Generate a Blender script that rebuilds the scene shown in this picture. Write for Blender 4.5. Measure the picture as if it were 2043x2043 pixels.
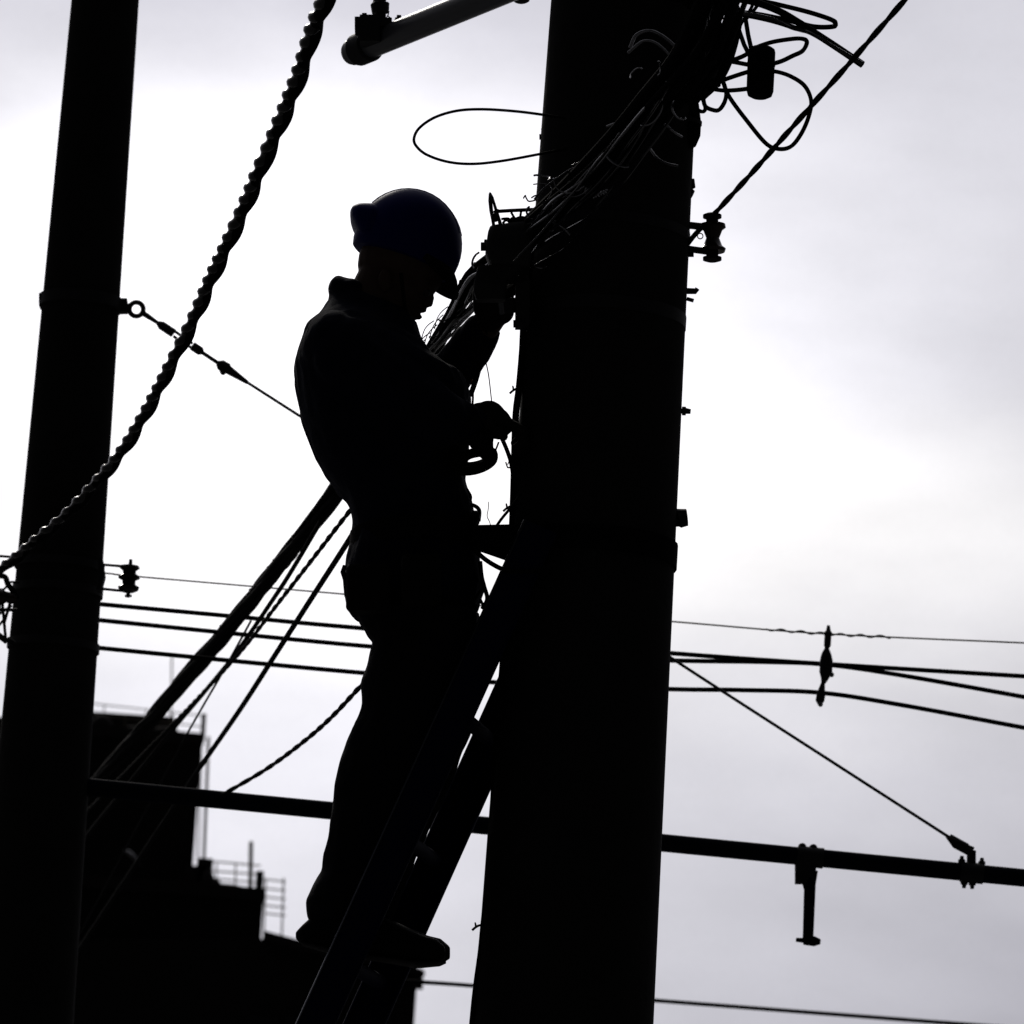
import bpy, bmesh, math, random
from mathutils import Vector, Matrix, noise
random.seed(7)
for o in list(bpy.data.objects): bpy.data.objects.remove(o)
scene = bpy.context.scene
COL = scene.collection
V = Vector

# ------------------------------------------------------------------ camera
PITCH, ROLL, FOV = math.radians(11.3), math.radians(3.66), math.radians(10.7)
CAM = V((0, 0, 1.6))
N = 2043.0
FPX = N / (2 * math.tan(FOV / 2))
FW = V((0, math.cos(PITCH), math.sin(PITCH)))
R0 = V((1, 0, 0)); U0 = V((0, -math.sin(PITCH), math.cos(PITCH)))
RT = math.cos(ROLL) * R0 + math.sin(ROLL) * U0
UP = -math.sin(ROLL) * R0 + math.cos(ROLL) * U0
cd = bpy.data.cameras.new('camera'); cam = bpy.data.objects.new('camera', cd); COL.objects.link(cam)
cam.matrix_world = Matrix(((RT.x, UP.x, -FW.x, CAM.x), (RT.y, UP.y, -FW.y, CAM.y), (RT.z, UP.z, -FW.z, CAM.z), (0, 0, 0, 1)))
cd.sensor_width = 36; cd.sensor_fit = 'HORIZONTAL'; cd.angle = FOV
cd.clip_start = 0.1; cd.clip_end = 3000
cd.dof.use_dof = True; cd.dof.focus_distance = 12.1; cd.dof.aperture_fstop = 12
scene.camera = cam

# ------------------------------------------------------------------ world, sun, exposure
SUN_EL, SUN_AZ = math.radians(33), math.radians(-14)      # azimuth from +Y, positive to the right
def direction(px, py):
    return (FW * FPX + RT * (px - N / 2) + UP * (N / 2 - py)).normalized()
world = bpy.data.worlds.new('World'); scene.world = world; world.use_nodes = True
nt = world.node_tree; nt.nodes.clear()
class NB:
    def __init__(s, nt): s.nt = nt
    def n(s, t, **k):
        x = s.nt.nodes.new(t)
        for a, b in k.items(): setattr(x, a, b)
        return x
    def val(s, sock, v):
        if hasattr(v, 'is_output'): s.nt.links.new(v, sock)
        else: sock.default_value = v
    def math(s, op, a, b=0.0, c=0.0):
        x = s.n('ShaderNodeMath', operation=op)
        for i, v in enumerate((a, b, c)): s.val(x.inputs[i], v)
        return x.outputs[0]
    def vmath(s, op, a, b=None):
        x = s.n('ShaderNodeVectorMath', operation=op); s.val(x.inputs[0], a)
        if b is not None: s.val(x.inputs[1], b)
        return x.outputs['Value'] if op in ('DOT_PRODUCT', 'LENGTH') else x.outputs[0]
    def noise(s, vec, scale, detail=4, rough=0.5):
        x = s.n('ShaderNodeTexNoise'); s.val(x.inputs['Vector'], vec)
        x.inputs['Scale'].default_value = scale; x.inputs['Detail'].default_value = detail; x.inputs['Roughness'].default_value = rough
        return x.outputs['Fac']
    def scale(s, col, f):
        x = s.n('ShaderNodeVectorMath', operation='SCALE'); s.val(x.inputs[0], col); s.val(x.inputs['Scale'], f); return x.outputs[0]
b = NB(nt)
tc = b.n('ShaderNodeTexCoord').outputs['Generated']
d = b.vmath('NORMALIZE', tc)
# cloud drift: displace the look-up a little with noise so that the glow has cloud edges
stretch = b.vmath('MULTIPLY', d, (1.0, 1.0, 2.6))
na = b.n('ShaderNodeTexNoise'); nt.links.new(stretch, na.inputs['Vector']); na.inputs['Scale'].default_value = 9; na.inputs['Detail'].default_value = 5
off = b.vmath('SUBTRACT', na.outputs['Color'], (0.5, 0.5, 0.5))
d2 = b.vmath('NORMALIZE', b.vmath('ADD', d, b.scale(off, 0.05)))
def lobe(dirv, wdeg, amp, col, src=d2, squash=1.0):
    c = V(dirv)
    df = b.vmath('SUBTRACT', src, tuple(c))
    if squash != 1.0: df = b.vmath('MULTIPLY', df, (squash, 1, 1))
    r = b.vmath('LENGTH', df)
    w = math.radians(wdeg)
    e = b.math('EXPONENT', b.math('MULTIPLY', b.math('MULTIPLY', r, r), -1 / (2 * w * w)))
    return b.scale(tuple(col), b.math('MULTIPLY', e, amp))
sund = V((math.sin(SUN_AZ) * math.cos(SUN_EL), math.cos(SUN_AZ) * math.cos(SUN_EL), math.sin(SUN_EL)))
lobes = [
    lobe(direction(900, 700), 21, 0.665, (0.968, 0.96, 1.045), d),            # broad back-lit overcast
    lobe(V((math.sin(math.radians(-6)) * math.cos(math.radians(56)), math.cos(math.radians(-6)) * math.cos(math.radians(56)), math.sin(math.radians(56)))), 25, 0.26, (0.97, 0.96, 1.04), d),   # brighter cloud overhead
    lobe(direction(620, 510), 1.25, 0.52, (1.0, 0.985, 0.98), d2, 0.42),
    lobe(direction(1200, 1060), 1.05, 0.36, (1.0, 0.97, 0.82), d2, 0.20),     # pale horizontal break in the cloud
    lobe(direction(450, 1480), 1.9, 0.16, (0.98, 0.97, 1.02)),
    lobe(direction(1560, 680), 1.4, 0.13, (0.99, 0.985, 1.0)),
    lobe(direction(700, -250), 1.6, -0.13, (1, 1, 0.9), d2, 0.4),             # darker cloud along the top
    lobe(direction(2250, 2250), 3.0, -0.17, (1, 1, 1)),                        # heavier cloud low on the right
    lobe(direction(420, 800), 2.2, 0.26, (1.0, 0.99, 0.98)),
]
acc = lobes[0]
for l in lobes[1:]: acc = b.vmath('ADD', acc, l)
n1 = b.noise(stretch, 26, 6, 0.5)
n2 = b.noise(stretch, 7, 3, 0.5)
n3 = b.noise(d, 1500, 2, 0.7)
fac = b.math('ADD', b.math('MULTIPLY_ADD', n1, 0.26, 0.75), b.math('MULTIPLY', n2, 0.24))
fac = b.math('MULTIPLY', fac, b.math('MULTIPLY_ADD', n3, 0.09, 0.955))
cloud = b.vmath('ADD', b.scale(acc, fac), (0.0024, 0.0025, 0.0030))
sky = b.n('ShaderNodeTexSky'); sky.sky_type = 'NISHITA'; sky.sun_disc = False
sky.sun_elevation = SUN_EL; sky.sun_rotation = SUN_AZ; sky.air_density = 2; sky.dust_density = 6
bg1 = b.n('ShaderNodeBackground'); nt.links.new(cloud, bg1.inputs['Color']); bg1.inputs['Strength'].default_value = 1.0
bg2 = b.n('ShaderNodeBackground'); nt.links.new(sky.outputs[0], bg2.inputs['Color']); bg2.inputs['Strength'].default_value = 0.0003   # what the thick overcast lets through
add = b.n('ShaderNodeAddShader'); nt.links.new(bg1.outputs[0], add.inputs[0]); nt.links.new(bg2.outputs[0], add.inputs[1])
out = b.n('ShaderNodeOutputWorld'); nt.links.new(add.outputs[0], out.inputs['Surface'])
ld = bpy.data.lights.new('sun', 'SUN'); ld.energy = 1.1; ld.angle = math.radians(14); ld.color = (1, 0.95, 0.88)
sun = bpy.data.objects.new('sun', ld); COL.objects.link(sun)
sun.rotation_euler = (-sund).to_track_quat('-Z', 'Y').to_euler(); sun.location = (0, 0, 30)
vs = scene.view_settings; vs.view_transform = 'Standard'; vs.look = 'None'; vs.gamma = 1; vs.exposure = 0.0
vs.use_curve_mapping = False

# ------------------------------------------------------------------ materials
def mat(name, col, rough=0.6, metal=0.0, var=0.35, scale=18, bump=0.15, spec=0.5, coord='Object'):
    m = bpy.data.materials.new(name); m.use_nodes = True
    t = m.node_tree; q = NB(t); p = t.nodes['Principled BSDF']
    c = q.n('ShaderNodeTexCoord').outputs[coord]
    f = q.noise(c, scale, 6, 0.6)
    r = q.n('ShaderNodeMixRGB'); r.blend_type = 'MIX'
    r.inputs[1].default_value = (*[x * (1 - var) for x in col], 1); r.inputs[2].default_value = (*[min(1, x * (1 + var)) for x in col], 1)
    t.links.new(f, r.inputs[0]); t.links.new(r.outputs[0], p.inputs['Base Color'])
    p.inputs['Roughness'].default_value = rough; p.inputs['Metallic'].default_value = metal
    p.inputs['Specular IOR Level'].default_value = spec
    if bump:
        bn = q.n('ShaderNodeBump'); bn.inputs['Strength'].default_value = bump; bn.inputs['Distance'].default_value = 0.004
        t.links.new(q.noise(c, scale * 5, 5, 0.6), bn.inputs['Height']); t.links.new(bn.outputs[0], p.inputs['Normal'])
    return m
M = dict(
    asphalt=mat('asphalt', (0.05, 0.05, 0.052), 0.9, scale=4),
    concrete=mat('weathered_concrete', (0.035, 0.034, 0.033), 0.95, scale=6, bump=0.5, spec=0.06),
    steel=mat('weathered_steel', (0.03, 0.03, 0.032), 0.7, 0.2, scale=25),
    pipe=mat('bright_galvanised_pipe', (0.13, 0.135, 0.15), 0.34, 0.0, var=0.2, scale=12, bump=0.03, spec=1.0),
    armsteel=mat('painted_arm_steel', (0.012, 0.014, 0.026), 0.8, 0.0, scale=12, bump=0.05, spec=0.04),
    dark=mat('dark_steel', (0.03, 0.03, 0.032), 0.6, 0.2, scale=30),
    rubber=mat('black_cable_sheath', (0.010, 0.010, 0.011), 0.9, scale=40, bump=0.1, spec=0.03),
    sheath=mat('glossy_cable_sheath', (0.03, 0.03, 0.036), 0.12, scale=40, bump=0.02, spec=1.0),
    spiral=mat('grey_spiral_sheath', (0.05, 0.05, 0.053), 0.25, 0.15, var=0.4, scale=40, bump=0.02),
    bare=mat('bare_lashing_steel', (0.42, 0.42, 0.44), 0.25, 0.9, scale=60, bump=0.02),  # pale metal that gives dark wires and cables their bright glints
    wrap=mat('pale_spiral_wrap', (0.50, 0.50, 0.51), 0.35, 0.5, var=0.5, scale=30, bump=0.05),
    beige=mat('beige_wire', (0.42, 0.38, 0.28), 0.6),
    porcelain=mat('brown_porcelain', (0.05, 0.03, 0.02), 0.15, var=0.2, bump=0.0),
    navy=mat('navy_work_cloth', (0.012, 0.014, 0.03), 0.95, var=0.4, scale=30, bump=0.5, spec=0.1),
    cloth=mat('dark_trouser_cloth', (0.016, 0.016, 0.02), 0.95, var=0.4, scale=30, bump=0.5, spec=0.1),
    skin=mat('skin', (0.11, 0.066, 0.048), 0.7, var=0.15, bump=0.1),
    leather=mat('black_leather', (0.014, 0.013, 0.012), 0.75, var=0.3, spec=0.15),
    glove=mat('dark_work_glove', (0.03, 0.028, 0.026), 0.9, var=0.3, bump=0.4, spec=0.1),
    blue=mat('blue_helmet_plastic', (0.002, 0.006, 0.17), 0.5, var=0.1, bump=0.02, spec=0.12),
    orange=mat('orange_reflective_tape', (0.75, 0.20, 0.03), 0.5),
    webbing=mat('dark_webbing', (0.012, 0.012, 0.013), 0.95, bump=0.4, spec=0.03),
    alu=mat('ladder_aluminium', (0.11, 0.115, 0.14), 0.38, 0.9, var=0.2, scale=30, bump=0.05),
    rail=mat('blue_ladder_rail', (0.008, 0.010, 0.04), 0.75, 0.0, var=0.2, scale=20, bump=0.05, spec=0.1),
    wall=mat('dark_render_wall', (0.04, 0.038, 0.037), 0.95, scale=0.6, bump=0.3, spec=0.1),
    roof=mat('dark_roof', (0.06, 0.055, 0.055), 0.95, scale=1.5, spec=0.1),
    glass=mat('window_glass', (0.02, 0.025, 0.03), 0.08, var=0.1, bump=0),
    railing=mat('beige_railing_paint', (0.30, 0.28, 0.22), 0.7, scale=3),
    sole=mat('boot_sole', (0.018, 0.017, 0.016), 0.8),
    eye=mat('eye', (0.08, 0.07, 0.06), 0.5, bump=0, spec=0.2),
)

# ------------------------------------------------------------------ geometry kit
def at(px, py, Y):
    """point at world distance Y that shows at photo pixel px, py"""
    dv = FW * FPX + RT * (px - N / 2) + UP * (N / 2 - py)
    return CAM + dv * (Y / dv.y)
def mpp(Y):                       # metres per photo pixel at distance Y
    return Y / FPX / math.cos(PITCH) * 1.02
def frame(t):
    t = t.normalized(); a = V((0, 0, 1)) if abs(t.z) < 0.9 else V((1, 0, 0))
    x = t.cross(a).normalized(); return x, t.cross(x).normalized()
class G:
    def __init__(s): s.v = []; s.f = []
    def add(s, vs, fs):
        o = len(s.v); s.v += [V(p) for p in vs]; s.f += [tuple(i + o for i in f) for f in fs]; return s
    def box(s, c, x, y, z):       # centre and three half-axis vectors
        c, x, y, z = V(c), V(x), V(y), V(z)
        vs = [c + x * i + y * j + z * k for i in (-1, 1) for j in (-1, 1) for k in (-1, 1)]
        return s.add(vs, [(0, 1, 3, 2), (4, 6, 7, 5), (0, 4, 5, 1), (2, 3, 7, 6), (0, 2, 6, 4), (1, 5, 7, 3)])
    def bar(s, a, c, w, h, side=None):   # rectangular bar from a to c
        a, c = V(a), V(c); t = c - a
        x, y = frame(t)
        if side is not None:
            x = (V(side) - t * (V(side).dot(t) / t.length_squared)).normalized(); y = t.cross(x).normalized()
        return s.box((a + c) / 2, t / 2, x * w / 2, y * h / 2)
    def rings(s, rs, closed=False, caps=True):
        n = len(rs[0]); vs = [p for r in rs for p in r]; fs = []
        m = len(rs)
        for i in range(m if closed else m - 1):
            for j in range(n):
                a0, a1 = i * n + j, i * n + (j + 1) % n; b0, b1 = ((i + 1) % m) * n + j, ((i + 1) % m) * n + (j + 1) % n
                fs.append((a0, a1, b1, b0))
        if caps and not closed:
            fs.append(tuple(range(n))[::-1]); fs.append(tuple((m - 1) * n + j for j in range(n)))
        return s.add(vs, fs)
    def tube(s, pts, r, seg=8, closed=False, round_ends=False):
        pts = [V(p) for p in pts]; m = len(pts)
        rr = r if isinstance(r, (list, tuple)) else [r] * m
        tang = []
        for i in range(m):
            if closed: t = pts[(i + 1) % m] - pts[i - 1]
            else: t = pts[min(i + 1, m - 1)] - pts[max(i - 1, 0)]
            tang.append(t.normalized() if t.length > 1e-9 else V((0, 0, 1)))
        x, y = frame(tang[0]); rs = []
        for i in range(m):
            x = (x - tang[i] * x.dot(tang[i])).normalized(); y = tang[i].cross(x)
            rs.append([pts[i] + (x * math.cos(2 * math.pi * k / seg) + y * math.sin(2 * math.pi * k / seg)) * rr[i] for k in range(seg)])
        return s.rings(rs, closed)
    def lathe(s, a, c, prof, seg=16):    # prof: (t along a-c, radius)
        a, c = V(a), V(c); x, y = frame(c - a)
        return s.rings([[a + (c - a) * t + (x * math.cos(2 * math.pi * k / seg) + y * math.sin(2 * math.pi * k / seg)) * r for k in range(seg)] for t, r in prof])
    def ell(s, c, x, y, z, nu=16, nv=10):
        c, x, y, z = V(c), V(x), V(y), V(z); rs = []
        for i in range(nv + 1):
            th = math.pi * (0.004 + 0.992 * i / nv)
            rs.append([c + z * math.cos(th) + (x * math.cos(2 * math.pi * k / nu) + y * math.sin(2 * math.pi * k / nu)) * math.sin(th) for k in range(nu)])
        return s.rings(rs)
    def loft(s, secs, Y, seg=24, pw=2.3):  # secs: (pxL,pyL,pxR,pyR,half depth m,dy)
        rs = []
        for L in secs:
            a, c = at(L[0], L[1], Y + L[5]), at(L[2], L[3], Y + L[5]); m = (a + c) / 2; h = (c - a) / 2
            ring = []
            for k in range(seg):
                u, w = math.cos(2 * math.pi * k / seg), math.sin(2 * math.pi * k / seg)
                u = math.copysign(abs(u) ** (2 / pw), u); w = math.copysign(abs(w) ** (2 / pw), w)
                ring.append(m + h * u + V((0, L[4], 0)) * w)
            rs.append(ring)
        return s.rings(rs)
    def caps(s, pts, rad, seg=10):       # chain of tapered capsules
        pts = [V(p) for p in pts]
        for i, p in enumerate(pts):
            r = rad[i]; s.ell(p, (r, 0, 0), (0, r, 0), (0, 0, r), 12, 8)
            if i: s.tube([pts[i - 1], p], [rad[i - 1], r], seg)
        return s
def spline(pts, n=12):
    pts = [V(p) for p in pts]; P = [pts[0] * 2 - pts[1]] + pts + [pts[-1] * 2 - pts[-2]]; res = []
    for i in range(1, len(P) - 2):
        p0, p1, p2, p3 = P[i - 1], P[i], P[i + 1], P[i + 2]
        for k in range(n):
            t = k / n
            res.append(0.5 * ((2 * p1) + (p2 - p0) * t + (2 * p0 - 5 * p1 + 4 * p2 - p3) * t * t + (3 * p1 - p0 - 3 * p2 + p3) * t ** 3))
    return res + [pts[-1]]
def resample(pts, step):
    res = [pts[0]]; acc = 0
    for a, c in zip(pts, pts[1:]):
        L = (c - a).length
        while acc + L >= step and L > 0:
            a = a + (c - a) * ((step - acc) / L); res.append(a.copy()); L = (c - a).length; acc = 0
        acc += L
    res.append(pts[-1]); return res
def px_path(pp, Y0=12.0, n=10):          # list of (px,py[,Y])
    return spline([at(p[0], p[1], p[2] if len(p) > 2 else Y0) for p in pp], n)
def helix(path, rad, pitch, phase=0, step=None, rfun=None):
    path = resample(path, step or pitch / 10); res = []; s = 0
    t0 = (path[1] - path[0]).normalized(); x, y = frame(t0)
    for i, p in enumerate(path):
        if i: s += (p - path[i - 1]).length
        t = (path[min(i + 1, len(path) - 1)] - path[max(i - 1, 0)]).normalized()
        x = (x - t * x.dot(t)).normalized(); y = t.cross(x)
        k = 1 if rfun is None else rfun(i / (len(path) - 1))
        a = 2 * math.pi * s / pitch + phase
        res.append(p + (x * math.cos(a) + y * math.sin(a)) * rad * k)
    return res

def obj(name, g, m, parent=None, smooth=True, origin=None):
    if parent is not None:
        o0 = V(parent['_o']) if '_o' in parent else V((0, 0, 0))
    else:
        lo = min(p.z for p in g.v); bs = [p for p in g.v if p.z < lo + 0.02]
        o0 = V(origin) if origin is not None else sum(bs, V((0, 0, 0))) / len(bs)
    me = bpy.data.meshes.new(name); me.from_pydata([tuple(p - o0) for p in g.v], [], g.f); me.update()
    if smooth:
        me.polygons.foreach_set('use_smooth', [True] * len(me.polygons)); me.set_sharp_from_angle(angle=math.radians(38))
    me.materials.append(M[m])
    o = bpy.data.objects.new(name, me); COL.objects.link(o)
    o['_o'] = tuple(o0)
    if parent is not None: o.parent = parent
    else: o.location = o0
    return o
def thing(name, label, cat, base, group=None):
    o = bpy.data.objects.new(name, None); COL.objects.link(o); o.location = base; o['_o'] = tuple(base); o.empty_display_size = 0.1
    o['label'] = label; o['category'] = cat
    if group: o['group'] = group
    return o
def tag(o, label, cat, group=None):
    o['label'] = label; o['category'] = cat
    if group: o['group'] = group
    return o
def remesh(o, voxel, smooth_it=4, factor=0.5):
    r = o.modifiers.new('r', 'REMESH'); r.mode = 'VOXEL'; r.voxel_size = voxel; r.use_smooth_shade = True
    sm = o.modifiers.new('s', 'SMOOTH'); sm.iterations = smooth_it; sm.factor = factor
    bpy.context.view_layer.update()
    dg = bpy.context.evaluated_depsgraph_get()
    me = bpy.data.meshes.new_from_object(o.evaluated_get(dg)); o.modifiers.clear()
    mt = o.data.materials[0]; o.data = me; me.materials.clear(); me.materials.append(mt)
    me.polygons.foreach_set('use_smooth', [True] * len(me.polygons)); me.update()
def wrinkle(o, amp, sc):
    fold = lambda q: 1 - 2 * abs(noise.noise(q))
    me = o.data; bm = bmesh.new(); bm.from_mesh(me); bm.normal_update()
    for v in bm.verts:
        q = V((v.co.x * sc, v.co.y * sc, v.co.z * sc * 0.6))
        v.co += v.normal * (noise.noise(q * .8) + 0.55 * (fold(q * 1.1 + V((5, 2, 1))) - .5) + 0.3 * noise.noise(q * 3.1)) * amp
    bm.to_mesh(me); bm.free(); me.update()
def hexbolt(g, p, ax, r, L):
    p, ax = V(p), V(ax).normalized()
    g.lathe(p, p + ax * L, [(0, r), (0.45, r), (0.46, r * 0.55), (1, r * 0.5)], 6)

# ------------------------------------------------------------------ ground
g = G(); S = 600
nx = 24
g.add([V((-S + 2 * S * i / nx, -S + 2 * S * j / nx, 0)) for j in range(nx + 1) for i in range(nx + 1)],
      [(j * (nx + 1) + i, j * (nx + 1) + i + 1, (j + 1) * (nx + 1) + i + 1, (j + 1) * (nx + 1) + i) for j in range(nx) for i in range(nx)])
gr = obj('ground', g, 'asphalt', origin=(0, 0, 0), smooth=False); gr['kind'] = 'structure'

# ------------------------------------------------------------------ poles
YP, YL = 12.0, 15.5
def pole_line(x0, x1, y1, Y):            # axis through two pixels, run down to the ground and above the frame
    a, c = at(x0, 0, Y), at(x1, y1, Y); t = (a - c).normalized()
    base = c + t * ((0 - c.z) / t.z); return base, t
def shaft(base, t, h, r_at, name_mat, seg=40):
    rs = []; x, y = frame(t)
    for i in range(29):
        z = h * i / 28; p = base + t * z; r = r_at(p.z)
        rs.append([p + (x * math.cos(2 * math.pi * k / seg) + y * math.sin(2 * math.pi * k / seg)) * r for k in range(seg)])
    return G().rings(rs)
mb, mt_ = pole_line(1248.5, 1124, 2043, YP)
zt, zb = at(1248, 0, YP).z, at(1124, 2043, YP).z
r_t, r_b = 297 / 2 * mpp(YP), 346 / 2 * mpp(YP)
RM = lambda z: r_t + (r_b - r_t) * (zt - z) / (zt - zb)
pole = thing('utility_pole', 'thick dark utility pole the worker is strapped to', 'pole', mb)
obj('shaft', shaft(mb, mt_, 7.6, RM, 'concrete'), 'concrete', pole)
def mp(py, px=None):                     # point on the main pole axis at row py
    return at(1248.5 + (1124 - 1248.5) * py / 2043, py, YP)
def band(py, h_px, extra, parent, m='steel', name='pole_band'):
    p = mp(py); r = RM(p.z) + extra; h = h_px * mpp(YP) / 2
    g = G().lathe(p - mt_ * h, p + mt_ * h, [(0, r - 0.012), (0.001, r), (0.999, r), (1, r - 0.012)], 40)
    return obj(name, g, m, parent)
for py, hp in ((468, 20), (637, 26)): band(py, hp, 0.0015, pole)
def right_edge(py): return 1397 - 0.0488 * py
def left_edge(py): return 1100 - 0.0729 * py
def nub(pts, rad, name='step_bolt', m='steel'):
    obj(name, G().tube([at(x, y, YP) for x, y in pts], [r * mpp(YP) for r in rad], 8), m, pole)
nub([(1340, 580), (1388, 581), (1391, 576)], [7, 6, 5])
nub([(1340, 819), (1360, 820), (1361, 820), (1368, 820), (1369, 820), (1378, 821)], [5, 5, 9, 9, 6, 5])
nub([(1320, 1040), (1352, 1038), (1353, 1034), (1371, 1032)], [12, 13, 20, 17])
nub([(1370, 596), (1384, 600)], [4, 4]); nub([(1350, 508), (1384, 508)], [5, 5])
nub([(1300, 1523), (1322, 1524)], [6, 5]); nub([(1366, 380), (1383, 388)], [14, 8]); nub([(1376, 360), (1382, 376)], [10, 6])
nub([(1098, 273), (1076, 273)], [4, 6]); nub([(1100, 256), (1081, 262)], [9, 6])
# cable running down the side of the pole, held by small ties
sidep = [(1068, 470), (1062, 520), (1050, 580), (1045, 640), (1042, 700), (1036, 770), (1029, 830), (1026, 930), (1024, 1000), (1020, 1090), (1012, 1200),
         (1003, 1330), (990, 1500), (985, 1600), (983, 1690), (978, 1740), (967, 1830), (960, 1900), (951, 1966), (943, 2043), (930, 2200)]
g = G().tube(px_path(sidep, 11.97) + [V((mb.x - RM(0) - .012, 11.97, .02))], 7.2 * mpp(12), 10)
tag(obj('riser_cable', g, 'rubber'), 'black riser cable running down the left face of the thick pole', 'cable')
for i, (x, y) in enumerate(((1033, 775), (958, 1846), (1020, 1010))):
    q = at(x, y, 11.96); k = mpp(12)
    tw = [at(x + 14, y + 2, 11.96), at(x, y, 11.95), at(x - 9, y + 4, 11.95), at(x - 16, y + 10, 11.95)]
    t2 = [at(x - 8, y + 4, 11.95), at(x - 10, y - 5, 11.94)]
    t = obj('cable_tie', G().tube(spline(tw, 5), 2.6 * k, 6).tube(t2, [2.4 * k, 1.6 * k], 6), 'dark')
    tag(t, ('twisted wire tie sticking out left of the pole at the worker\'s chest height', 'frayed wire tie on the riser cable right of the boots', 'short wire tie on the pole just above the safety strap')[i], 'wire tie')

# left pole
lb, lt = pole_line(210, 91, 1480, YL)
zt2, zb2 = at(210, 0, YL).z, at(91, 1480, YL).z
RL = lambda z: (134 + (178 - 134) * (zt2 - z) / (zt2 - zb2)) / 2 * mpp(YL)
lpole = thing('signal_pole', 'slimmer dark pole at the left edge carrying the horizontal arm', 'pole', lb)
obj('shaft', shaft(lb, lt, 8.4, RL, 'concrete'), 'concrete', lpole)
def lp(py): return at(210 + (91 - 210) * py / 1480, py, YL)
p = lp(605); h = 12 * mpp(YL)
obj('pole_band', G().lathe(p - lt * h, p + lt * h, [(0, RL(p.z)), (0.01, RL(p.z) + 0.008), (0.99, RL(p.z) + 0.008), (1, RL(p.z))], 40), 'steel', lpole)
k = mpp(YL)
obj('band_lug', G().box(at(90, 601, YL), RT * 11 * k, (0, 0.03, 0), UP * 12 * k), 'steel', lpole)
obj('band_lug', G().box(at(240, 611, YL), RT * 14 * k, (0, 0.02, 0), UP * 13 * k), 'steel', lpole)
for py in (1130, 1180, 1290):
    p = lp(py); h = 8 * mpp(YL); r = RL(p.z) + 0.006
    obj('pole_band', G().lathe(p - lt * h, p + lt * h, [(0, r - .01), (0.01, r), (0.99, r), (1, r - .01)], 40), 'steel', lpole)

# ------------------------------------------------------------------ horizontal arm with its hanger
arm = thing('signal_gantry', 'long horizontal steel pipe arm reaching right from the left pole', 'arm', at(100, 1562, YL))
A0, A1 = at(60, 1559, YL), at(2140, 1761, YL)
kk = mpp(YL)
obj('pipe', G().tube([A0, A1], 17.5 * kk, 20), 'armsteel', arm)
def arm_pt(x): return A0 + (A1 - A0) * ((x - 60) / 2080)
ad = (A1 - A0).normalized(); au = V((0, 0, 1))
hx = 1617
c0 = arm_pt(hx)
hg = obj('hanger_tube', G().tube([c0, at(1616, 1760, YL), at(1612, 1876, YL)], [12 * kk, 11.5 * kk, 10.5 * kk], 14), 'armsteel', arm)
obj('clamp', G().tube([arm_pt(hx - 26), arm_pt(hx + 26)], 20 * kk, 18).box(at(1605, 1740, YL), RT * 18 * kk, (0, .02, 0), UP * 22 * kk), 'steel', arm)
obj('gusset', G().loft([(1586, 1738, 1632, 1738, .012, 0), (1600, 1762, 1628, 1762, .012, 0), (1606, 1782, 1624, 1782, .012, 0)], YL, 12, 6), 'steel', hg)
for x in (1600, 1622): obj('bolt', G().ell(arm_pt(x) + au * 19 * kk, RT * 8 * kk, (0, 8 * kk, 0), UP * 7 * kk), 'steel', arm)
for (x, y) in ((1590, 1733), (1598, 1741)): obj('bolt', G().tube([at(x + 8, y - 6, YL), at(x, y, YL)], 6 * kk, 6), 'steel', arm)
obj('foot', G().tube([at(1637, 1879, YL), at(1625, 1878, YL), at(1604, 1876, YL), at(1602, 1876, YL), at(1588, 1875, YL)], [5 * kk, 10 * kk, 9 * kk, 5 * kk, 4 * kk], 10), 'armsteel', hg)
ec = arm_pt(1940)
obj('clamp', G().tube([arm_pt(1917), arm_pt(1962)], 20 * kk, 18), 'steel', arm)
for x, s in ((1918, 1), (1958, 1), (1925, -1), (1941, -1)):
    p = arm_pt(x) + au * 18 * kk * s
    obj('bolt', G().lathe(p, p + au * 13 * kk * s, [(0, 7 * kk), (.45, 7 * kk), (.5, 4.5 * kk), (1, 3.5 * kk)], 8), 'steel', arm)

# ------------------------------------------------------------------ stay wire from the left pole to the end of the arm
stay = thing('stay_wire', 'diagonal stay wire with turnbuckle from left pole to arm end', 'stay wire', at(272, 617, YL))
eye = [at(272 + 14 * math.cos(a), 617 + 14 * math.sin(a), YL) for a in [2 * math.pi * i / 20 for i in range(20)]]
obj('eye_bolt', G().tube(eye, 5 * kk, 8, closed=True).tube([at(240, 611, YL), at(258, 614, YL)], [10 * kk, 8 * kk], 10), 'steel', stay)
sl = lambda x, dy=0: at(x, (631 + (836 - 631) * (x - 295) / (603 - 295)) + dy, YL)
obj('rod', G().tube([at(281, 622, YL), sl(298), sl(316)], [6 * kk, 5 * kk, 3.5 * kk], 8), 'steel', stay)
tb = G().tube([sl(314), sl(322)], [4 * kk, 9 * kk], 8).tube([sl(322), sl(346)], 9 * kk, 8)
tb.tube([sl(346, -6), sl(384, -5)], 3.2 * kk, 6).tube([sl(346, 6), sl(384, 5)], 3.2 * kk, 6).tube([sl(384), sl(400), sl(405)], [9 * kk, 9 * kk, 4 * kk], 8)
obj('turnbuckle', tb, 'steel', stay)
obj('rod', G().tube([sl(403), sl(438)], 4 * kk, 8), 'steel', stay)
obj('wire_grip', G().tube([sl(434), sl(440), sl(452), sl(456), sl(494)], [5 * kk, 11 * kk, 12 * kk, 9 * kk, 4 * kk], 8).ell(sl(445, 4), RT * 8 * kk, (0, 8 * kk, 0), UP * 14 * kk, 8, 6), 'steel', stay)
E1 = at(1890, 1668, YL)
mid = [sl(490), at(950, 1056, YL), at(1335, 1310, YL), at(1640, 1507, YL), E1]
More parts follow.
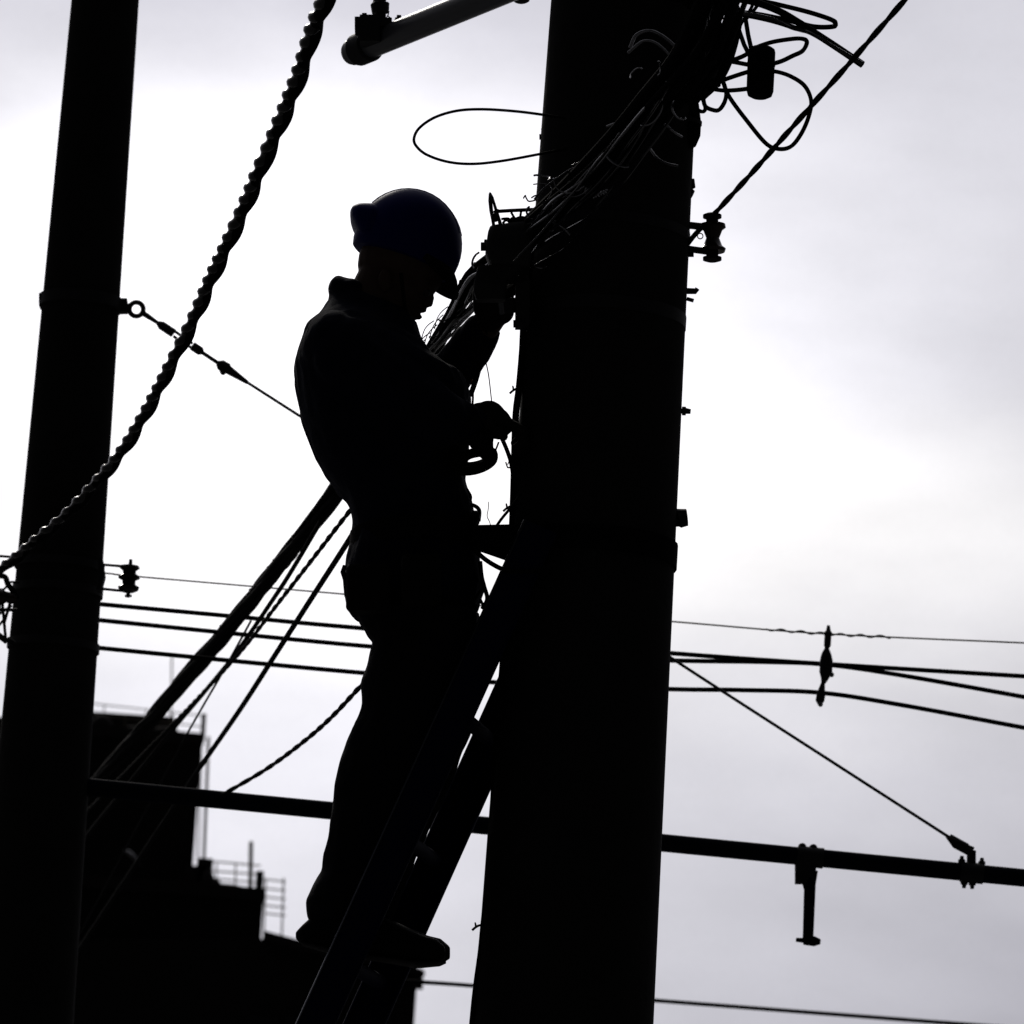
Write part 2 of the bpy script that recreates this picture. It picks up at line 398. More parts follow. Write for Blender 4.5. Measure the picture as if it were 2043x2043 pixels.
obj('wire', G().tube(spline(mid, 6), 3.1 * kk, 8), 'dark', stay)
obj('end_clevis', G().tube([at(1888, 1667, YL), at(1906, 1684, YL), at(1940, 1700, YL)], [3.5 * kk, 9 * kk, 11 * kk], 6).tube([at(1938, 1697, YL), at(1938, 1730, YL)], 9 * kk, 8), 'steel', stay)
obj('grip_sleeve', G().tube([at(1896, 1666, YL - .01), at(1932, 1686, YL - .01)], 2.6 * kk, 6), 'pipe', stay)

# ------------------------------------------------------------------ insulators
def spool(px, pyt, pyb, Y, prof, name, label, arms, mprof='porcelain', shift=0, rings=True):
    k = mpp(Y); a, c = at(px, pyt, Y), at(px + shift, pyb, Y)
    t = thing(name, label, 'insulator', c)
    obj('insulator_body', G().lathe(a, c, [(u, r * k) for u, r in prof], 24), mprof, t)
    for (x0, y0, x1, y1, w) in arms:
        obj('bracket_arm', G().bar(at(x0, y0, Y), at(x1, y1, Y), w * k, 0.03, UP), 'steel', t)
    return t
t = spool(1422, 447, 503, YP, [(0, 10), (0.01, 25), (.12, 26), (.22, 19), (.5, 13), (.78, 19), (.88, 26), (.99, 24), (1, 10)], 'spool_insulator',
          'waisted spool insulator bracketed to the right side of the thick pole',
          [(1362, 448, 1425, 455, 13), (1362, 495, 1412, 502, 12)])
k = mpp(YP)
obj('clevis_pin', G().lathe(at(1421, 426, YP), at(1421, 522, YP), [(0, 12 * k), (.03, 18.5 * k), (.09, 18.5 * k), (.1, 12 * k), (.9, 12 * k), (.91, 18.5 * k), (.97, 18.5 * k), (1, 10 * k)], 20), 'steel', t)
ring = [at(1397 + 5.5 * math.cos(a), 471 + 5.5 * math.sin(a), YP - .02) for a in [2 * math.pi * i / 14 for i in range(14)]]
obj('split_ring', G().tube(ring, 1.2 * k, 6, closed=True), 'steel', t)
obj('tail_wire', G().tube(px_path([(1366, 495), (1380, 476), (1392, 462), (1402, 452)], YP - .03), [5 * k] * 31, 8), 'rubber', t)

t = spool(259, 1128, 1182, YL - .15, [(0, 8), (.02, 18), (.1, 20), (.2, 13), (.3, 13), (.4, 21), (.48, 21), (.56, 13), (.7, 13), (.8, 21), (.92, 19), (1, 10)], 'ribbed_insulator',
          'ribbed insulator on two thin arms at the right side of the left pole', [(196, 1126, 262, 1131, 5), (196, 1174, 256, 1180, 5)], shift=-3)
k = mpp(YL)
obj('pin', G().tube([at(261, 1116, YL - .15), at(260, 1128, YL - .15), at(256, 1182, YL - .15), at(255, 1192, YL - .15)], [3 * k, 4 * k, 4 * k, 3.5 * k], 8), 'steel', t)
obj('pin_nut', G().tube([at(249, 1189, YL - .15), at(263, 1189, YL - .15)], 2.6 * k, 6), 'steel', t)
obj('mount_plate', G().loft([(196, 1115, 206, 1117, .03, -.15), (196, 1150, 211, 1150, .03, -.15), (192, 1180, 203, 1180, .03, -.15)], YL, 10, 5), 'steel', t)

# cluster on the left side of the left pole
k = mpp(YL - .3); YC = YL - .2
t = thing('cable_bracket', 'lattice of small rods and cable ends left of the left pole', 'bracket', at(20, 1290, YC))
obj('rod', G().tube([at(-30, 1107, YC), at(44, 1113, YC)], 2.6 * k, 6), 'steel', t)
for a, c, r in (((-10, 1185), (30, 1192), 9), ((-10, 1216), (34, 1217), 3.5), ((4, 1196), (12, 1282), 3), ((22, 1196), (8, 1244), 3), ((-6, 1228), (24, 1208), 2.5),
                ((-4, 1250), (6, 1238), 2.5), ((-10, 1262), (14, 1280), 6), ((14, 1275), (28, 1285), 6), ((0, 1200), (-4, 1240), 2.5)):
    obj('rod', G().tube([at(*a, YC), at(*c, YC)], r * k, 8), 'steel', t)
obj('cable_end', G().tube(px_path([(-20, 1150), (8, 1150), (16, 1166), (28, 1182), (34, 1196)], YC, 6), 5.5 * k, 8), 'rubber', t)
obj('cable_end', G().tube(px_path([(-20, 1170), (6, 1176), (20, 1162), (38, 1162)], YC, 6), 2.2 * k, 8), 'rubber', t)
obj('insulator_stub', G().lathe(at(-6, 1190, YC), at(34, 1196, YC), [(0, 14 * k), (.3, 15 * k), (.5, 9 * k), (.7, 12 * k), (1, 6 * k)], 14), 'porcelain', t)

# ------------------------------------------------------------------ horizontal wires
def wire(name, pts, Yd, r, m, label, cat='wire', n=14, seg=8):
    g = G().tube(px_path(pts, Yd, n), r * mpp(Yd), seg)
    return tag(obj(name, g, m), label, cat)
K = N / 1932
YW = 16.0
def q(*pp): return [(x * K, y * K) + tuple(z) for x, y, *z in pp]
wire('overhead_wire', q((130, 1134), (190, 1140), (430, 1162), (680, 1185), (1260, 1232), (1560, 1253), (1932, 1276), (2100, 1287)), YW, 4.6, 'rubber', 'topmost of the three thick level wires behind the worker')
wire('overhead_wire', q((130, 1165), (187, 1170), (702, 1220), (1000, 1237), (1260, 1246), (1450, 1249), (1560, 1254), (1700, 1274), (1932, 1315), (2100, 1347)), YW + .12, 4.6, 'rubber', 'middle thick level wire, splitting from the top one right of the pole')
wire('overhead_wire', q((130, 1216), (182, 1222), (690, 1270), (1000, 1291), (1255, 1300), (1400, 1302), (1548, 1307), (1700, 1330), (1932, 1373), (2100, 1404)), YW, 4.6, 'rubber', 'lowest of the three thick level wires, bending down at the right')
wire('overhead_wire', q((100, 1073), (205, 1082), (262, 1088), (650, 1121), (1260, 1172), (1560, 1196), (1932, 1213), (2100, 1221)), YW + .3, 1.7, 'beige', 'thin beige level wire above the three thick wires')
wire('overhead_wire', q((700, 1846), (795, 1853), (895, 1860), (1228, 1887), (1932, 1941), (2100, 1953)), 24, 4.0, 'rubber', 'lone thin wire along the bottom of the picture')
# wrapped grip on the thin wire
gp = px_path(q((1445, 1187), (1560, 1196), (1680, 1202)), YW + .29, 12)
tag(obj('wire_grip', G().tube(helix(gp, 2.4 * mpp(YW), .06), 1.7 * mpp(YW), 6), 'dark'), 'twisted grip wound on the thin wire at the hanging spacer', 'wire grip')
k = mpp(YW); Ys = YW - .05
sp = thing('wire_spacer', 'vertical spacer clamp holding the level wires together right of the pole', 'spacer', at(1634, 1408, Ys))
S_ = lambda pts, rad, nm, m: obj(nm, G().tube([at(x * K, y * K, Ys) for x, y in pts], [r * k for r in rad], 10), m, sp)
S_([(1563, 1180), (1563, 1190), (1562, 1194), (1562, 1200), (1561, 1218), (1560, 1224)], [3, 5, 9, 7, 7, 4], 'upper_clamp', 'dark')
S_([(1560, 1222), (1559, 1234), (1559, 1246), (1558, 1268), (1556, 1280), (1553, 1290)], [4, 10, 13, 13, 8, 4], 'middle_clamp', 'dark')
S_([(1553, 1288), (1550, 1302), (1549, 1310), (1547, 1322), (1547, 1330)], [4, 7, 9, 9, 4], 'lower_clamp', 'dark')
for x, y in ((1569, 1273), (1548, 1329)):
    obj('nut', G().ell(at(x * K, y * K, Ys - .01), RT * 5 * k, (0, 5 * k, 0), UP * 5 * k, 8, 6), 'pipe', sp)

# ------------------------------------------------------------------ diagonal cables
def extend(path, L=22, n=12):
    t = (path[-1] - path[-3]).normalized(); e = path[-1]
    return path + [e + t * L * (i + 1) / n for i in range(n)]
def twisted(name, pp, r, pitch, m, label, strands=2):
    path = px_path(pp, 12, 10); g = G()
    if pp[-1][2] > 15.9: path = extend(path)
    for s in range(strands):
        g.tube(helix(path, r * 0.33, pitch, 2 * math.pi * s / strands, pitch / 14), r * 0.78, 7)
    return tag(obj(name, g, m), label, 'cable')
twisted('service_cable', [(1840, -40, 10.6), (1700, 120, 11.0), (1600, 232, 11.3), (1500, 345, 11.7), (1424, 428, 12.0)], 5.6 * mpp(11.6), 0.24, 'rubber', 'twisted cable rising to the upper right from the spool insulator')
twisted('service_cable', [(800, 1290, 13.0), (730, 1358, 13.4), (660, 1432, 14), (600, 1484, 14.5), (530, 1535, 15), (445, 1585, 15.4)], 4.6 * mpp(14), 0.26, 'rubber', 'sagging twisted cable between the worker\'s knee and the horizontal arm')
twisted('service_cable', [(760, 945, 13.0), (695, 1023, 13.5), (620, 1120, 14.2), (550, 1210, 14.9), (480, 1300, 15.7), (390, 1398, 16.8), (300, 1490, 18)], 4.4 * mpp(14.5), 0.24, 'rubber', 'thin twisted cable just right of the thick diagonal bundle')
def straight(pp, r, label, m='rubber'):
    g = G().tube(extend(px_path(pp, 12, 10)), r, 8); return tag(obj('diagonal_cable', g, m), label, 'cable')
straight([(770, 958, 13.0), (701, 1070, 13.5), (620, 1196, 14.2), (550, 1305, 14.9), (480, 1414, 15.7), (400, 1530, 16.8), (300, 1680, 18)], 5.6 * mpp(14.6), 'straight smooth cable, rightmost of the diagonals behind the worker\'s waist')
straight([(640, 1040, 14.0), (584, 1135, 14.6), (550, 1188, 15), (473, 1300, 15.8), (410, 1378, 16.6), (346, 1454, 17.4), (280, 1535, 18.3)], 4.4 * mpp(16), 'smooth cable hugging the lower edge of the thick bundle')
straight([(500, 1240, 15.4), (446, 1338, 16.2), (410, 1400, 16.7), (373, 1465, 17.2), (330, 1545, 18)], 2.4 * mpp(16), 'thinnest diagonal cable ending at the flat roof')

# the thick bundle
bp = [(1440, -20, 10.75), (1385, 110, 11.0), (1300, 215, 11.25), (1190, 335, 11.5), (1092, 428, 11.72), (1008, 502, 11.95), (948, 550, 12.12), (918, 602, 12.25), (888, 655, 12.42), (855, 712, 12.6), (790, 815, 13.0), (700, 943, 13.9),
      (600, 1073, 14.7), (480, 1222, 15.8), (330, 1402, 17.3), (180, 1575, 19)]
bpath = resample(extend(px_path(bp, 12, 10)), 0.05)
NBASE = len(resample(px_path(bp, 12, 10), 0.05))
UP_ = min(range(NBASE), key=lambda j: (bpath[j] - at(905, 625, 12.32)).length) / (NBASE - 1)
bun = thing('cable_bundle', 'thick diagonal bundle of lashed cables crossing pole and worker', 'cable bundle', bpath[-1])
random.seed(11)
offs = [(0, 0, 11), (11, 4, 9), (-11, 3, 9), (4, 11, 8.5), (-5, -11, 9), (12, -8, 7), (-13, -6, 7), (-3, 15, 5), (16, 3, 5)]
for i, (ox, oy, rr) in enumerate(offs):
    pts = []; k = mpp(13.0); x, y = frame(bpath[1] - bpath[0])
    for j, p in enumerate(bpath):
        t = (bpath[min(j + 1, len(bpath) - 1)] - bpath[max(j - 1, 0)]).normalized()
        x = (x - t * x.dot(t)).normalized(); y = t.cross(x)
        u = j / (NBASE - 1)
        tw = u * 9.0
        fan = 1 + max(0, 0.28 - u) * 5.5 * (0.4 + 0.6 * abs(math.sin(i * 2.1)))
        fan *= 1 - 0.52 * math.exp(-((u - UP_) / .07) ** 2)
        fx = ox + 5 * noise.noise(V((u * 22, i * 3.1, 0))); fy = oy + 5 * noise.noise(V((u * 22, i * 3.1, 9)))
        a = math.cos(tw) * fx - math.sin(tw) * fy; c = math.sin(tw) * fx + math.cos(tw) * fy
        pts.append(p + (x * a + y * c) * k * fan)
    obj('cable', G().tube(pts, rr * k, 8), 'rubber', bun)
random.seed(23)
for i in range(17):
    u0 = random.uniform(.0, .16); u1 = u0 + random.uniform(.12, .30)
    j0, j1 = int(u0 * NBASE), int(min(.40, u1) * NBASE); pts = []
    ox, oy = random.uniform(-15, 75), random.uniform(-50, 8)
    for j in range(j0, j1, 2):
        u = (j - j0) / max(1, j1 - j0)
        w = math.sin(math.pi * u) ** .7 * (1 if j < .17 * NBASE else max(.12, 1 - (j / NBASE - .17) * 14))
        p = bpath[j] + V((0, -.05 - .05 * random.random(), 0))
        pts.append(p + (RT * w * (ox + 22 * noise.noise(V((u * 4, i * 5.3, 0)))) + UP * w * (oy + 22 * noise.noise(V((u * 4, i * 5.3, 8))))) * mpp(11.6))
    if len(pts) > 3: obj('thin_wire', G().tube(spline(pts, 4), random.uniform(1.6, 3.0) * mpp(11.5), 8), ('bare', 'sheath', 'sheath')[i % 3], bun)
random.seed(41)
for i in range(22):                                     # curls and frayed ends sticking out of the bundle
    j = int(random.uniform(.02, .20) * NBASE); c = bpath[j] + V((0, -.13, 0)); a0 = random.uniform(0, 6.28); sp = random.uniform(1.2, 3.6)
    rr = random.uniform(14, 38); ex_ = random.uniform(.4, 1); th0 = random.uniform(0, 3.1)
    cx, cy = random.uniform(-45, 70), random.uniform(-55, 30)
    pts = []
    for m_ in range(12):
        a = a0 + sp * m_ / 11; u_, v_ = rr * math.cos(a), rr * ex_ * math.sin(a)
        pts.append(c + (RT * (cx + u_ * math.cos(th0) - v_ * math.sin(th0)) + UP * (cy + u_ * math.sin(th0) + v_ * math.cos(th0))) * mpp(11.4) + V((0, .012 * math.sin(a * 2), 0)))
    obj('curled_wire', G().tube(pts, random.uniform(1.1, 2.4) * mpp(11.4), 7), ('bare', 'sheath', 'bare')[i % 3], bun)
for i, (x, y) in enumerate(((884, 628), (872, 648), (858, 664), (850, 676), (893, 612), (866, 640))):   # frayed loops by the worker's face
    a0 = at(x, y, 12.2); pts = []
    for j in range(9):
        u = j / 8; pts.append(at(x - 26 * u - 5 * math.sin(math.pi * u), y + 44 * u - 2 * math.sin(math.pi * u) - (i % 3) * 2 * math.sin(math.pi * u), 12.2 + .1 * u))
    obj('thin_wire', G().tube(pts, 1.1 * mpp(12.2), 6), 'rubber', bun)
for s, ph in ((0.0, 0.0), (0.5, 2.0)):
    hp_ = helix(bpath[int(NBASE * .16):NBASE], 18.5 * mpp(13), 0.34, ph, 0.015)
    obj('lashing_wire', G().tube(hp_, 1.3 * mpp(13), 5), 'rubber', bun)

# the heavy spiral-wrapped cable at the upper left
tp = [(690, -90, 10.8), (653, 0, 11.0), (624, 74, 11.2), (605, 137, 11.35), (576, 212, 11.55), (545, 286, 11.75), (518, 349, 11.9), (489, 418, 12.1), (455, 492, 12.3), (423, 560, 12.5), (386, 645, 12.75),
      (338, 740, 13.0), (296, 820, 13.25), (248, 899, 13.5), (201, 957, 13.7), (137, 1026, 13.9), (63, 1089, 14.1), (0, 1142, 14.3), (-80, 1205, 14.5)]
tpath = px_path(tp, 12, 10)
tw = thing('spiral_cable', 'heavy spiral-wrapped cable sweeping from the top down to the left edge', 'cable', tpath[-1])
taper = lambda u: 1.12 - 0.34 * u
k = mpp(12.3)
core = helix(tpath, 3.6 * k, 0.21, 0.4, 0.02)
obj('core_cable', G().tube(core, [11.0 * k * taper(i / (len(core) - 1)) for i in range(len(core))], 12), 'rubber', tw)
msg = []
for i, p in enumerate(resample(tpath, 0.02)):
    msg.append(p + RT * -6.5 * k + UP * 2.5 * k)
def wraphelix(path, rad, pitch, ph): return helix(path, rad, pitch, ph, pitch / 14, taper)
hx_ = []
_s = 0.0; _m = resample(msg, 0.004)
_x, _y = frame(_m[1] - _m[0])
for i, p in enumerate(_m):
    t = (_m[min(i + 1, len(_m) - 1)] - _m[max(i - 1, 0)]).normalized(); _x = (_x - t * _x.dot(t)).normalized(); _y = t.cross(_x)
    _s += 0.004 / (0.070 * (1 + 0.22 * noise.noise(V((i * 0.011, 3, 1)))))
    rr_ = 3.4 * k * taper(i / len(_m)) * (1 + .3 * noise.noise(V((i * 0.03, 7, 2))))
    hx_.append(p + (_x * math.cos(2 * math.pi * _s) + _y * math.sin(2 * math.pi * _s)) * rr_)
obj('spiral_wrap', G().tube(hx_, [10.2 * k * taper(i / (len(hx_) - 1)) for i in range(len(hx_))], 10), 'spiral', tw)
obj('messenger_wire', G().tube(msg, 5.5 * k, 8), 'dark', tw)

# ------------------------------------------------------------------ bracket pipe at the top
YB = 12.35
P0, P1 = at(702, 105, 12.75), at(1180, -90, 12.0)
k = mpp(12.6)
ba = thing('bracket_pipe', 'bright galvanised pipe bracket pointing out from the top of the pole', 'pipe', P0)
pd = (P1 - P0).normalized()
obj('pipe', G().lathe(P0 - pd * 14 * k, P1, [(0, 5 * k), (0.004, 16 * k), (0.012, 24 * k), (0.022, 27 * k), (1, 27 * k)], 32), 'pipe', ba)
obj('clamp', G().tube([P0 + pd * 20 * k, P0 + pd * 23 * k, P0 + pd * 62 * k, P0 + pd * 66 * k], [28 * k, 33 * k, 33 * k, 28 * k], 24), 'dark', ba)
Yk = 12.62
obj('clamp_block', G().box(at(738, 62, Yk), RT * 20 * k, (0, .03, 0), UP * 26 * k).box(at(718, 52, Yk), RT * 10 * k, (0, .03, 0), UP * 12 * k).box(at(760, 50, Yk), RT * 22 * k, (0, .03, 0), UP * 8 * k), 'dark', ba)
for x, y, r, L in ((727, 40, 10, 14), (796, 40, 9, 10), (790, 44, 6, 6)):
    p = at(x, y, Yk); obj('bolt', G().lathe(p, p + UP * L * k, [(0, r * k), (.5, r * k), (.52, r * .6 * k), (1, r * .55 * k)], 6), 'dark', ba)
obj('upright_rod', G().tube([at(761, 50, Yk), at(760, 28, Yk), at(759, 26, Yk), at(758, 8, Yk), at(757, 4, Yk), at(762, -50, Yk)], [10 * k, 10 * k, 17 * k, 19 * k, 13 * k, 14 * k], 12), 'dark', ba)
obj('cotter_pin', G().tube([at(776, 22, Yk), at(774, 32, Yk), at(779, 36, Yk)], 1.4 * k, 5).tube([at(774, 30, Yk), at(771, 36, Yk)], 1.2 * k, 5), 'dark', ba)
obj('bolt', G().lathe(at(1040, -6, 12.3), at(1040, 6, 12.3), [(0, 16 * k), (.7, 16 * k), (1, 8 * k)], 8), 'dark', ba)

# ------------------------------------------------------------------ loop of cable left of the pole
lpz = [(1130, 236, 11.86), (1084, 229, 11.84), (1028, 222), (963, 218), (912, 221), (868, 234), (837, 255), (826, 276), (831, 292), (852, 309), (894, 323), (943, 327), (1002, 321), (1079, 307, 11.84), (1130, 297, 11.86)]
tag(obj('cable_loop', G().tube([p for p in px_path([(x, y, (z[0] if z else 11.8)) for x, y, *z in lpz], 11.8, 8)], 2.9 * mpp(11.8), 8), 'rubber'), 'single teardrop loop of cable left of the pole above the helmet', 'cable loop')

# ------------------------------------------------------------------ splice closure and loops at the upper right
def Z(x, y): return (1000 + x / 2.415, y / 2.415)
k = mpp(11.7); Yq = 11.72
cl = thing('splice_closure', 'black cylindrical splice closure hanging among loops right of the pole top', 'splice closure', at(1518, 197, Yq))
a, c = at(*Z(1256, 226), Yq), at(*Z(1245, 476), Yq)
obj('closure_body', G().lathe(a, c, [(0, 8 * k), (.01, 20 * k), (.05, 26 * k), (.1, 27.5 * k), (.3, 27.5 * k), (.31, 28.5 * k), (.36, 28.5 * k), (.37, 27.5 * k), (.85, 27 * k), (.94, 24 * k), (.985, 15 * k), (1, 5 * k)], 28), 'rubber', cl)
for pp in (((1140, 130), (1170, 215), (1200, 275)), ((1178, 95), (1190, 170), (1208, 250))):
    obj('hanging_strap', G().tube([at(*Z(*p), Yq - .01) for p in pp], 4.6 * k, 8), 'webbing', cl)
def cloop(pp, r, label, Y=11.7, m='rubber', n=8, jit=True):
    pts = [at(*Z(x + random.uniform(-4, 4), y + random.uniform(-4, 4)), Y + 0.03 * math.sin(i * 1.3)) for i, (x, y) in enumerate(pp)]
    return tag(obj('cable_loop', G().tube(spline(pts, n), r * mpp(Y), 8), m), label, 'cable loop')
cloop([(1080, 305), (1170, 270), (1210, 238), (1300, 208), (1390, 190), (1445, 188), (1470, 204), (1450, 240), (1400, 268), (1330, 297), (1230, 318), (1110, 295)], 4.6, 'flat loop passing behind the splice closure')
cloop([(1060, -60), (1240, 0), (1330, 18), (1480, 60), (1590, 95), (1612, 115), (1590, 131), (1500, 126), (1380, 100), (1200, 66), (1080, 60)], 5.2, 'long pointed loop at the top edge right of the pole', 11.6)
cloop([(1000, -20), (1190, 0), (1330, 50), (1430, 105), (1500, 148), (1620, 225), (1742, 308)], 7.6, 'stiff cable end pointing down right past the top loops', 11.5)
cloop([(1150, 60), (1300, 90), (1400, 135), (1490, 160), (1600, 222), (1735, 302)], 4.0, 'second cable end lying along the stiff pointed cable', 11.47, 'sheath')
cloop([(1080, 55), (1210, 78), (1330, 110), (1440, 140), (1500, 152)], 5.5, 'short cable running under the long pointed loop', 11.53)
cloop([(1250, 340), (1320, 343), (1400, 365), (1462, 415), (1494, 490), (1482, 570), (1440, 655), (1390, 704), (1330, 717), (1275, 690), (1190, 585), (1095, 462), (1060, 370)], 4.4, 'large hanging loop below the splice closure')
cloop([(1040, 400), (1100, 372), (1200, 345), (1260, 330)], 4.6, 'short cable entering the left side of the splice closure')
cloop([(940, 405), (1000, 428), (1080, 438), (1190, 424), (1260, 405)], 4.6, 'level cable running from the pole into the splice closure')
cloop([(1060, 380), (1084, 440), (1078, 490), (1050, 525), (1015, 528), (985, 505), (972, 450), (960, 400)], 4.4, 'small round loop beside the upper right edge of the pole')
cloop([(935, 480), (948, 525), (968, 540), (985, 530), (975, 490), (955, 455)], 4.0, 'tiny ring of cable beside the pole\'s upper right edge')
cloop([(800, -40), (930, -10), (1060, 10), (1120, 60), (1110, 150), (1075, 280), (1030, 380), (960, 450)], 17, 'thick black cable trunk down the upper right edge of the pole', 11.78)
cloop([(880, -40), (1000, 80), (1030, 200), (1000, 320), (960, 400), (900, 480)], 20, 'second thick trunk cable beside the pole top', 11.75)
for i, (pp, lab) in enumerate(((((1200, -30), (1215, 15), (1195, 60), (1160, 105), (1150, 130)), 'short hook of cable above the splice closure straps'),
                              (((1225, -20), (1232, 20), (1205, 60), (1180, 95)), 'second short hook of cable above the closure straps'),
                              (((990, 300), (1000, 350), (975, 410), (940, 470)), 'short drop wire left of the small round loop'),
                              (((1030, 330), (1010, 370), (1035, 410), (1050, 412)), 'short bent wire inside the small loops'))):
    cloop(pp, 3.6, lab, 11.65)
tr = thing('pole_closure', 'rounded black closure strapped to the pole\'s upper right edge', 'splice closure', at(1378, 296, 11.95))
obj('closure_body', G().lathe(at(1378, 196, 11.95), at(1368, 300, 11.95), [(0, 8 * k), (.1, 18 * k), (.45, 26 * k), (.7, 27 * k), (.9, 20 * k), (1, 6 * k)], 20), 'rubber', tr)
obj('strap', G().lathe(at(1374, 240, 11.95), at(1373, 248, 11.95), [(0, 26 * k), (0.01, 27.5 * k), (.99, 27.8 * k), (1, 26 * k)], 20), 'steel', tr)

# loops lying over the face of the pole: some get pale metal to stand in for thin glints
face = [
 ([(620, 230), (650, 170), (710, 148), (770, 170), (835, 222), (880, 280)], 5.0, 'glinting arch of cable on the pole face, topmost'),
 ([(610, 255), (680, 200), (740, 205), (800, 255), (840, 310)], 4.0, 'second glinting arch under the topmost arch'),
 ([(860, 250), (840, 340), (790, 385), (765, 360), (765, 400), (790, 435), (850, 450)], 4.0, 'hooked cable on the pole face below the arches'),
 ([(510, 610), (560, 590), (620, 550), (680, 480), (760, 390)], 4.2, 'pale glinting cable near the middle of the pole face'),
 ([(715, 715), (750, 760), (790, 785), (850, 800)], 3.6, 'short curved cable low on the pole face'),
 ([(740, 580), (790, 600), (830, 635), (870, 660)], 3.6, 'short slanting cable right of the bundle'),
 ([(340, 800), (400, 775), (440, 740), (490, 680), (560, 600)], 4.4, 'cable riding on the upper edge of the bundle'),
 ([(160, 960), (210, 905), (320, 825), (390, 790), (480, 700)], 3.0, 'thin cable leaving the pole beside the bundle'),
 ([(60, 1260), (215, 1095), (345, 935), (455, 800), (620, 620), (760, 470)], 2.6, 'thin straight wire stretched along the bundle\'s lower edge'),
]
for i, (pp, r, lab) in enumerate(face):
    Yf = 11.62 - 0.02 * (i % 3)
    pts = [at(*Z(x, y), Yf - 0.03 * math.sin(math.pi * j / (len(pp) - 1))) for j, (x, y) in enumerate(pp)]
    tag(obj('pole_cable', G().tube(spline(pts, 8), .72 * r * mpp(Yf), 10), 'bare' if i in (0, 1, 2, 3, 5) else 'sheath'), lab, 'cable')
# little coil tag
a, c = at(*Z(438, 948), 11.6), at(*Z(512, 920), 11.6)
tag(obj('spring_tie', G().tube(helix([a + (c - a) * i / 30 for i in range(31)], 3.4 * mpp(11.6), 0.006, 0, 0.0006), 1.3 * mpp(11.6), 5), 'wrap'), 'small coiled spring tie on the pole face', 'spring tie')

# ------------------------------------------------------------------ clamp assembly at the pole's left side
k = mpp(11.8); Yt = 11.8
cb = thing('cable_clamp', 'cluttered cable clamp with bolts between worker and pole', 'clamp', at(1000, 560, Yt))
obj('clamp_box', G().loft([(976, 460, 1062, 450, .05, 0), (972, 472, 1064, 462, .06, 0), (968, 505, 1060, 520, .06, 0), (980, 535, 1056, 540, .05, 0)], Yt, 16, 6), 'dark', cb)
obj('lower_plate', G().loft([(952, 535, 1050, 535, .03, 0), (946, 560, 1012, 562, .03, 0), (945, 585, 1010, 585, .03, 0), (950, 600, 1008, 600, .02, 0)], Yt, 14, 5), 'dark', cb)
obj('bolt', G().lathe(at(985, 492, Yt), at(959, 492, Yt), [(0, 5 * k), (.5, 6 * k), (.51, 9 * k), (1, 9 * k)], 6), 'steel', cb)
obj('bolt', G().lathe(at(975, 482, Yt), at(966, 480, Yt), [(0, 4 * k), (1, 3 * k)], 6), 'steel', cb)
obj('bracket_bar', G().tube([at(988, 422, Yt), at(1020, 420, Yt), at(1066, 418, Yt)], 3.8 * k, 8), 'steel', cb)
obj('bar_end', G().tube([at(985, 424, Yt), at(993, 421, Yt), at(995, 421, Yt)], [3 * k, 5 * k, 4 * k], 8), 'steel', cb)
for pp in (((1000, 437), (1012, 436), (1018, 438)), ((1003, 446), (1008, 440), (1014, 441), (1018, 450), (1013, 462)), ((1020, 424), (1026, 434), (1032, 440), (1044, 436), (1055, 432)),
           ((1040, 420), (1038, 432)), ((1022, 440), (1018, 452), (1013, 460)), ((1050, 442), (1035, 448), (1024, 456))):
    obj('tail_wire', G().tube(px_path(pp, Yt - .02, 6), 2.6 * k, 6), 'rubber', cb)
obj('wire_knot', G().ell(at(1040, 448, Yt), RT * 20 * k, (0, .03, 0), UP * 16 * k, 10, 8).ell(at(1024, 445, Yt), RT * 10 * k, (0, .02, 0), UP * 12 * k, 8, 6), 'rubber', cb)
sn = thing('cable_cutter', 'slim pointed cutters standing open on the cable clamp', 'cutters', at(990, 462, Yt - .03))
obj('blade', G().loft([(975, 386, 979, 386, .004, -.03), (974, 400, 982, 398, .006, -.03), (976, 420, 984, 420, .006, -.03), (980, 440, 987, 440, .006, -.03), (984, 466, 990, 466, .006, -.03)], Yt, 12, 3), 'dark', sn)
obj('blade', G().loft([(976, 384, 980, 385, .004, -.045), (979, 392, 985, 394, .006, -.045), (986, 418, 992, 416, .006, -.045), (993, 442, 1000, 440, .006, -.045), (998, 466, 1006, 462, .006, -.045)], Yt, 12, 3), 'dark', sn)
obj('pivot', G().ell(at(988, 434, Yt - .05), RT * 8 * k, (0, .006, 0), UP * 9 * k, 10, 8), 'steel', sn)
wl = [at(x, y, Yt - .03) for x, y in ((1074, 389), (1066, 391), (1060, 395))]
tag(obj('loose_wire', G().tube(spline(wl, 6), 1.6 * k, 6), 'rubber'), 'tiny loose wire end at the pole edge above the clamp', 'wire')
wl = [at(x, y, Yt - .02) for x, y in ((1044, 396), (1048, 390), (1049, 393), (1054, 401), (1062, 401), (1072, 398))]
tag(obj('loose_wire', G().tube(spline(wl, 6), 1.6 * k, 6), 'beige'), 'small hooked yellowish wire end at the pole edge', 'wire')
# bracket below the clamp reaching the pole
br = thing('pole_bracket', 'flat bracket below the clamp, fixed to the left face of the pole', 'bracket', at(1030, 650, 11.9))
obj('plate', G().box(at(1042, 610, 11.9), RT * 14 * k, (0, .03, 0), UP * 42 * k), 'dark', br)
obj('arm', G().bar(at(1000, 612, 11.88), at(1050, 606, 11.9), 30 * k, .03, UP), 'dark', br)
obj('arm', G().bar(at(1006, 560, 11.88), at(1050, 556, 11.9), 16 * k, .03, UP), 'dark', br)
obj('bolt', G().lathe(at(1046, 646, 11.86), at(1024, 646, 11.86), [(0, 8 * k), (1, 8 * k)], 6), 'steel', br)
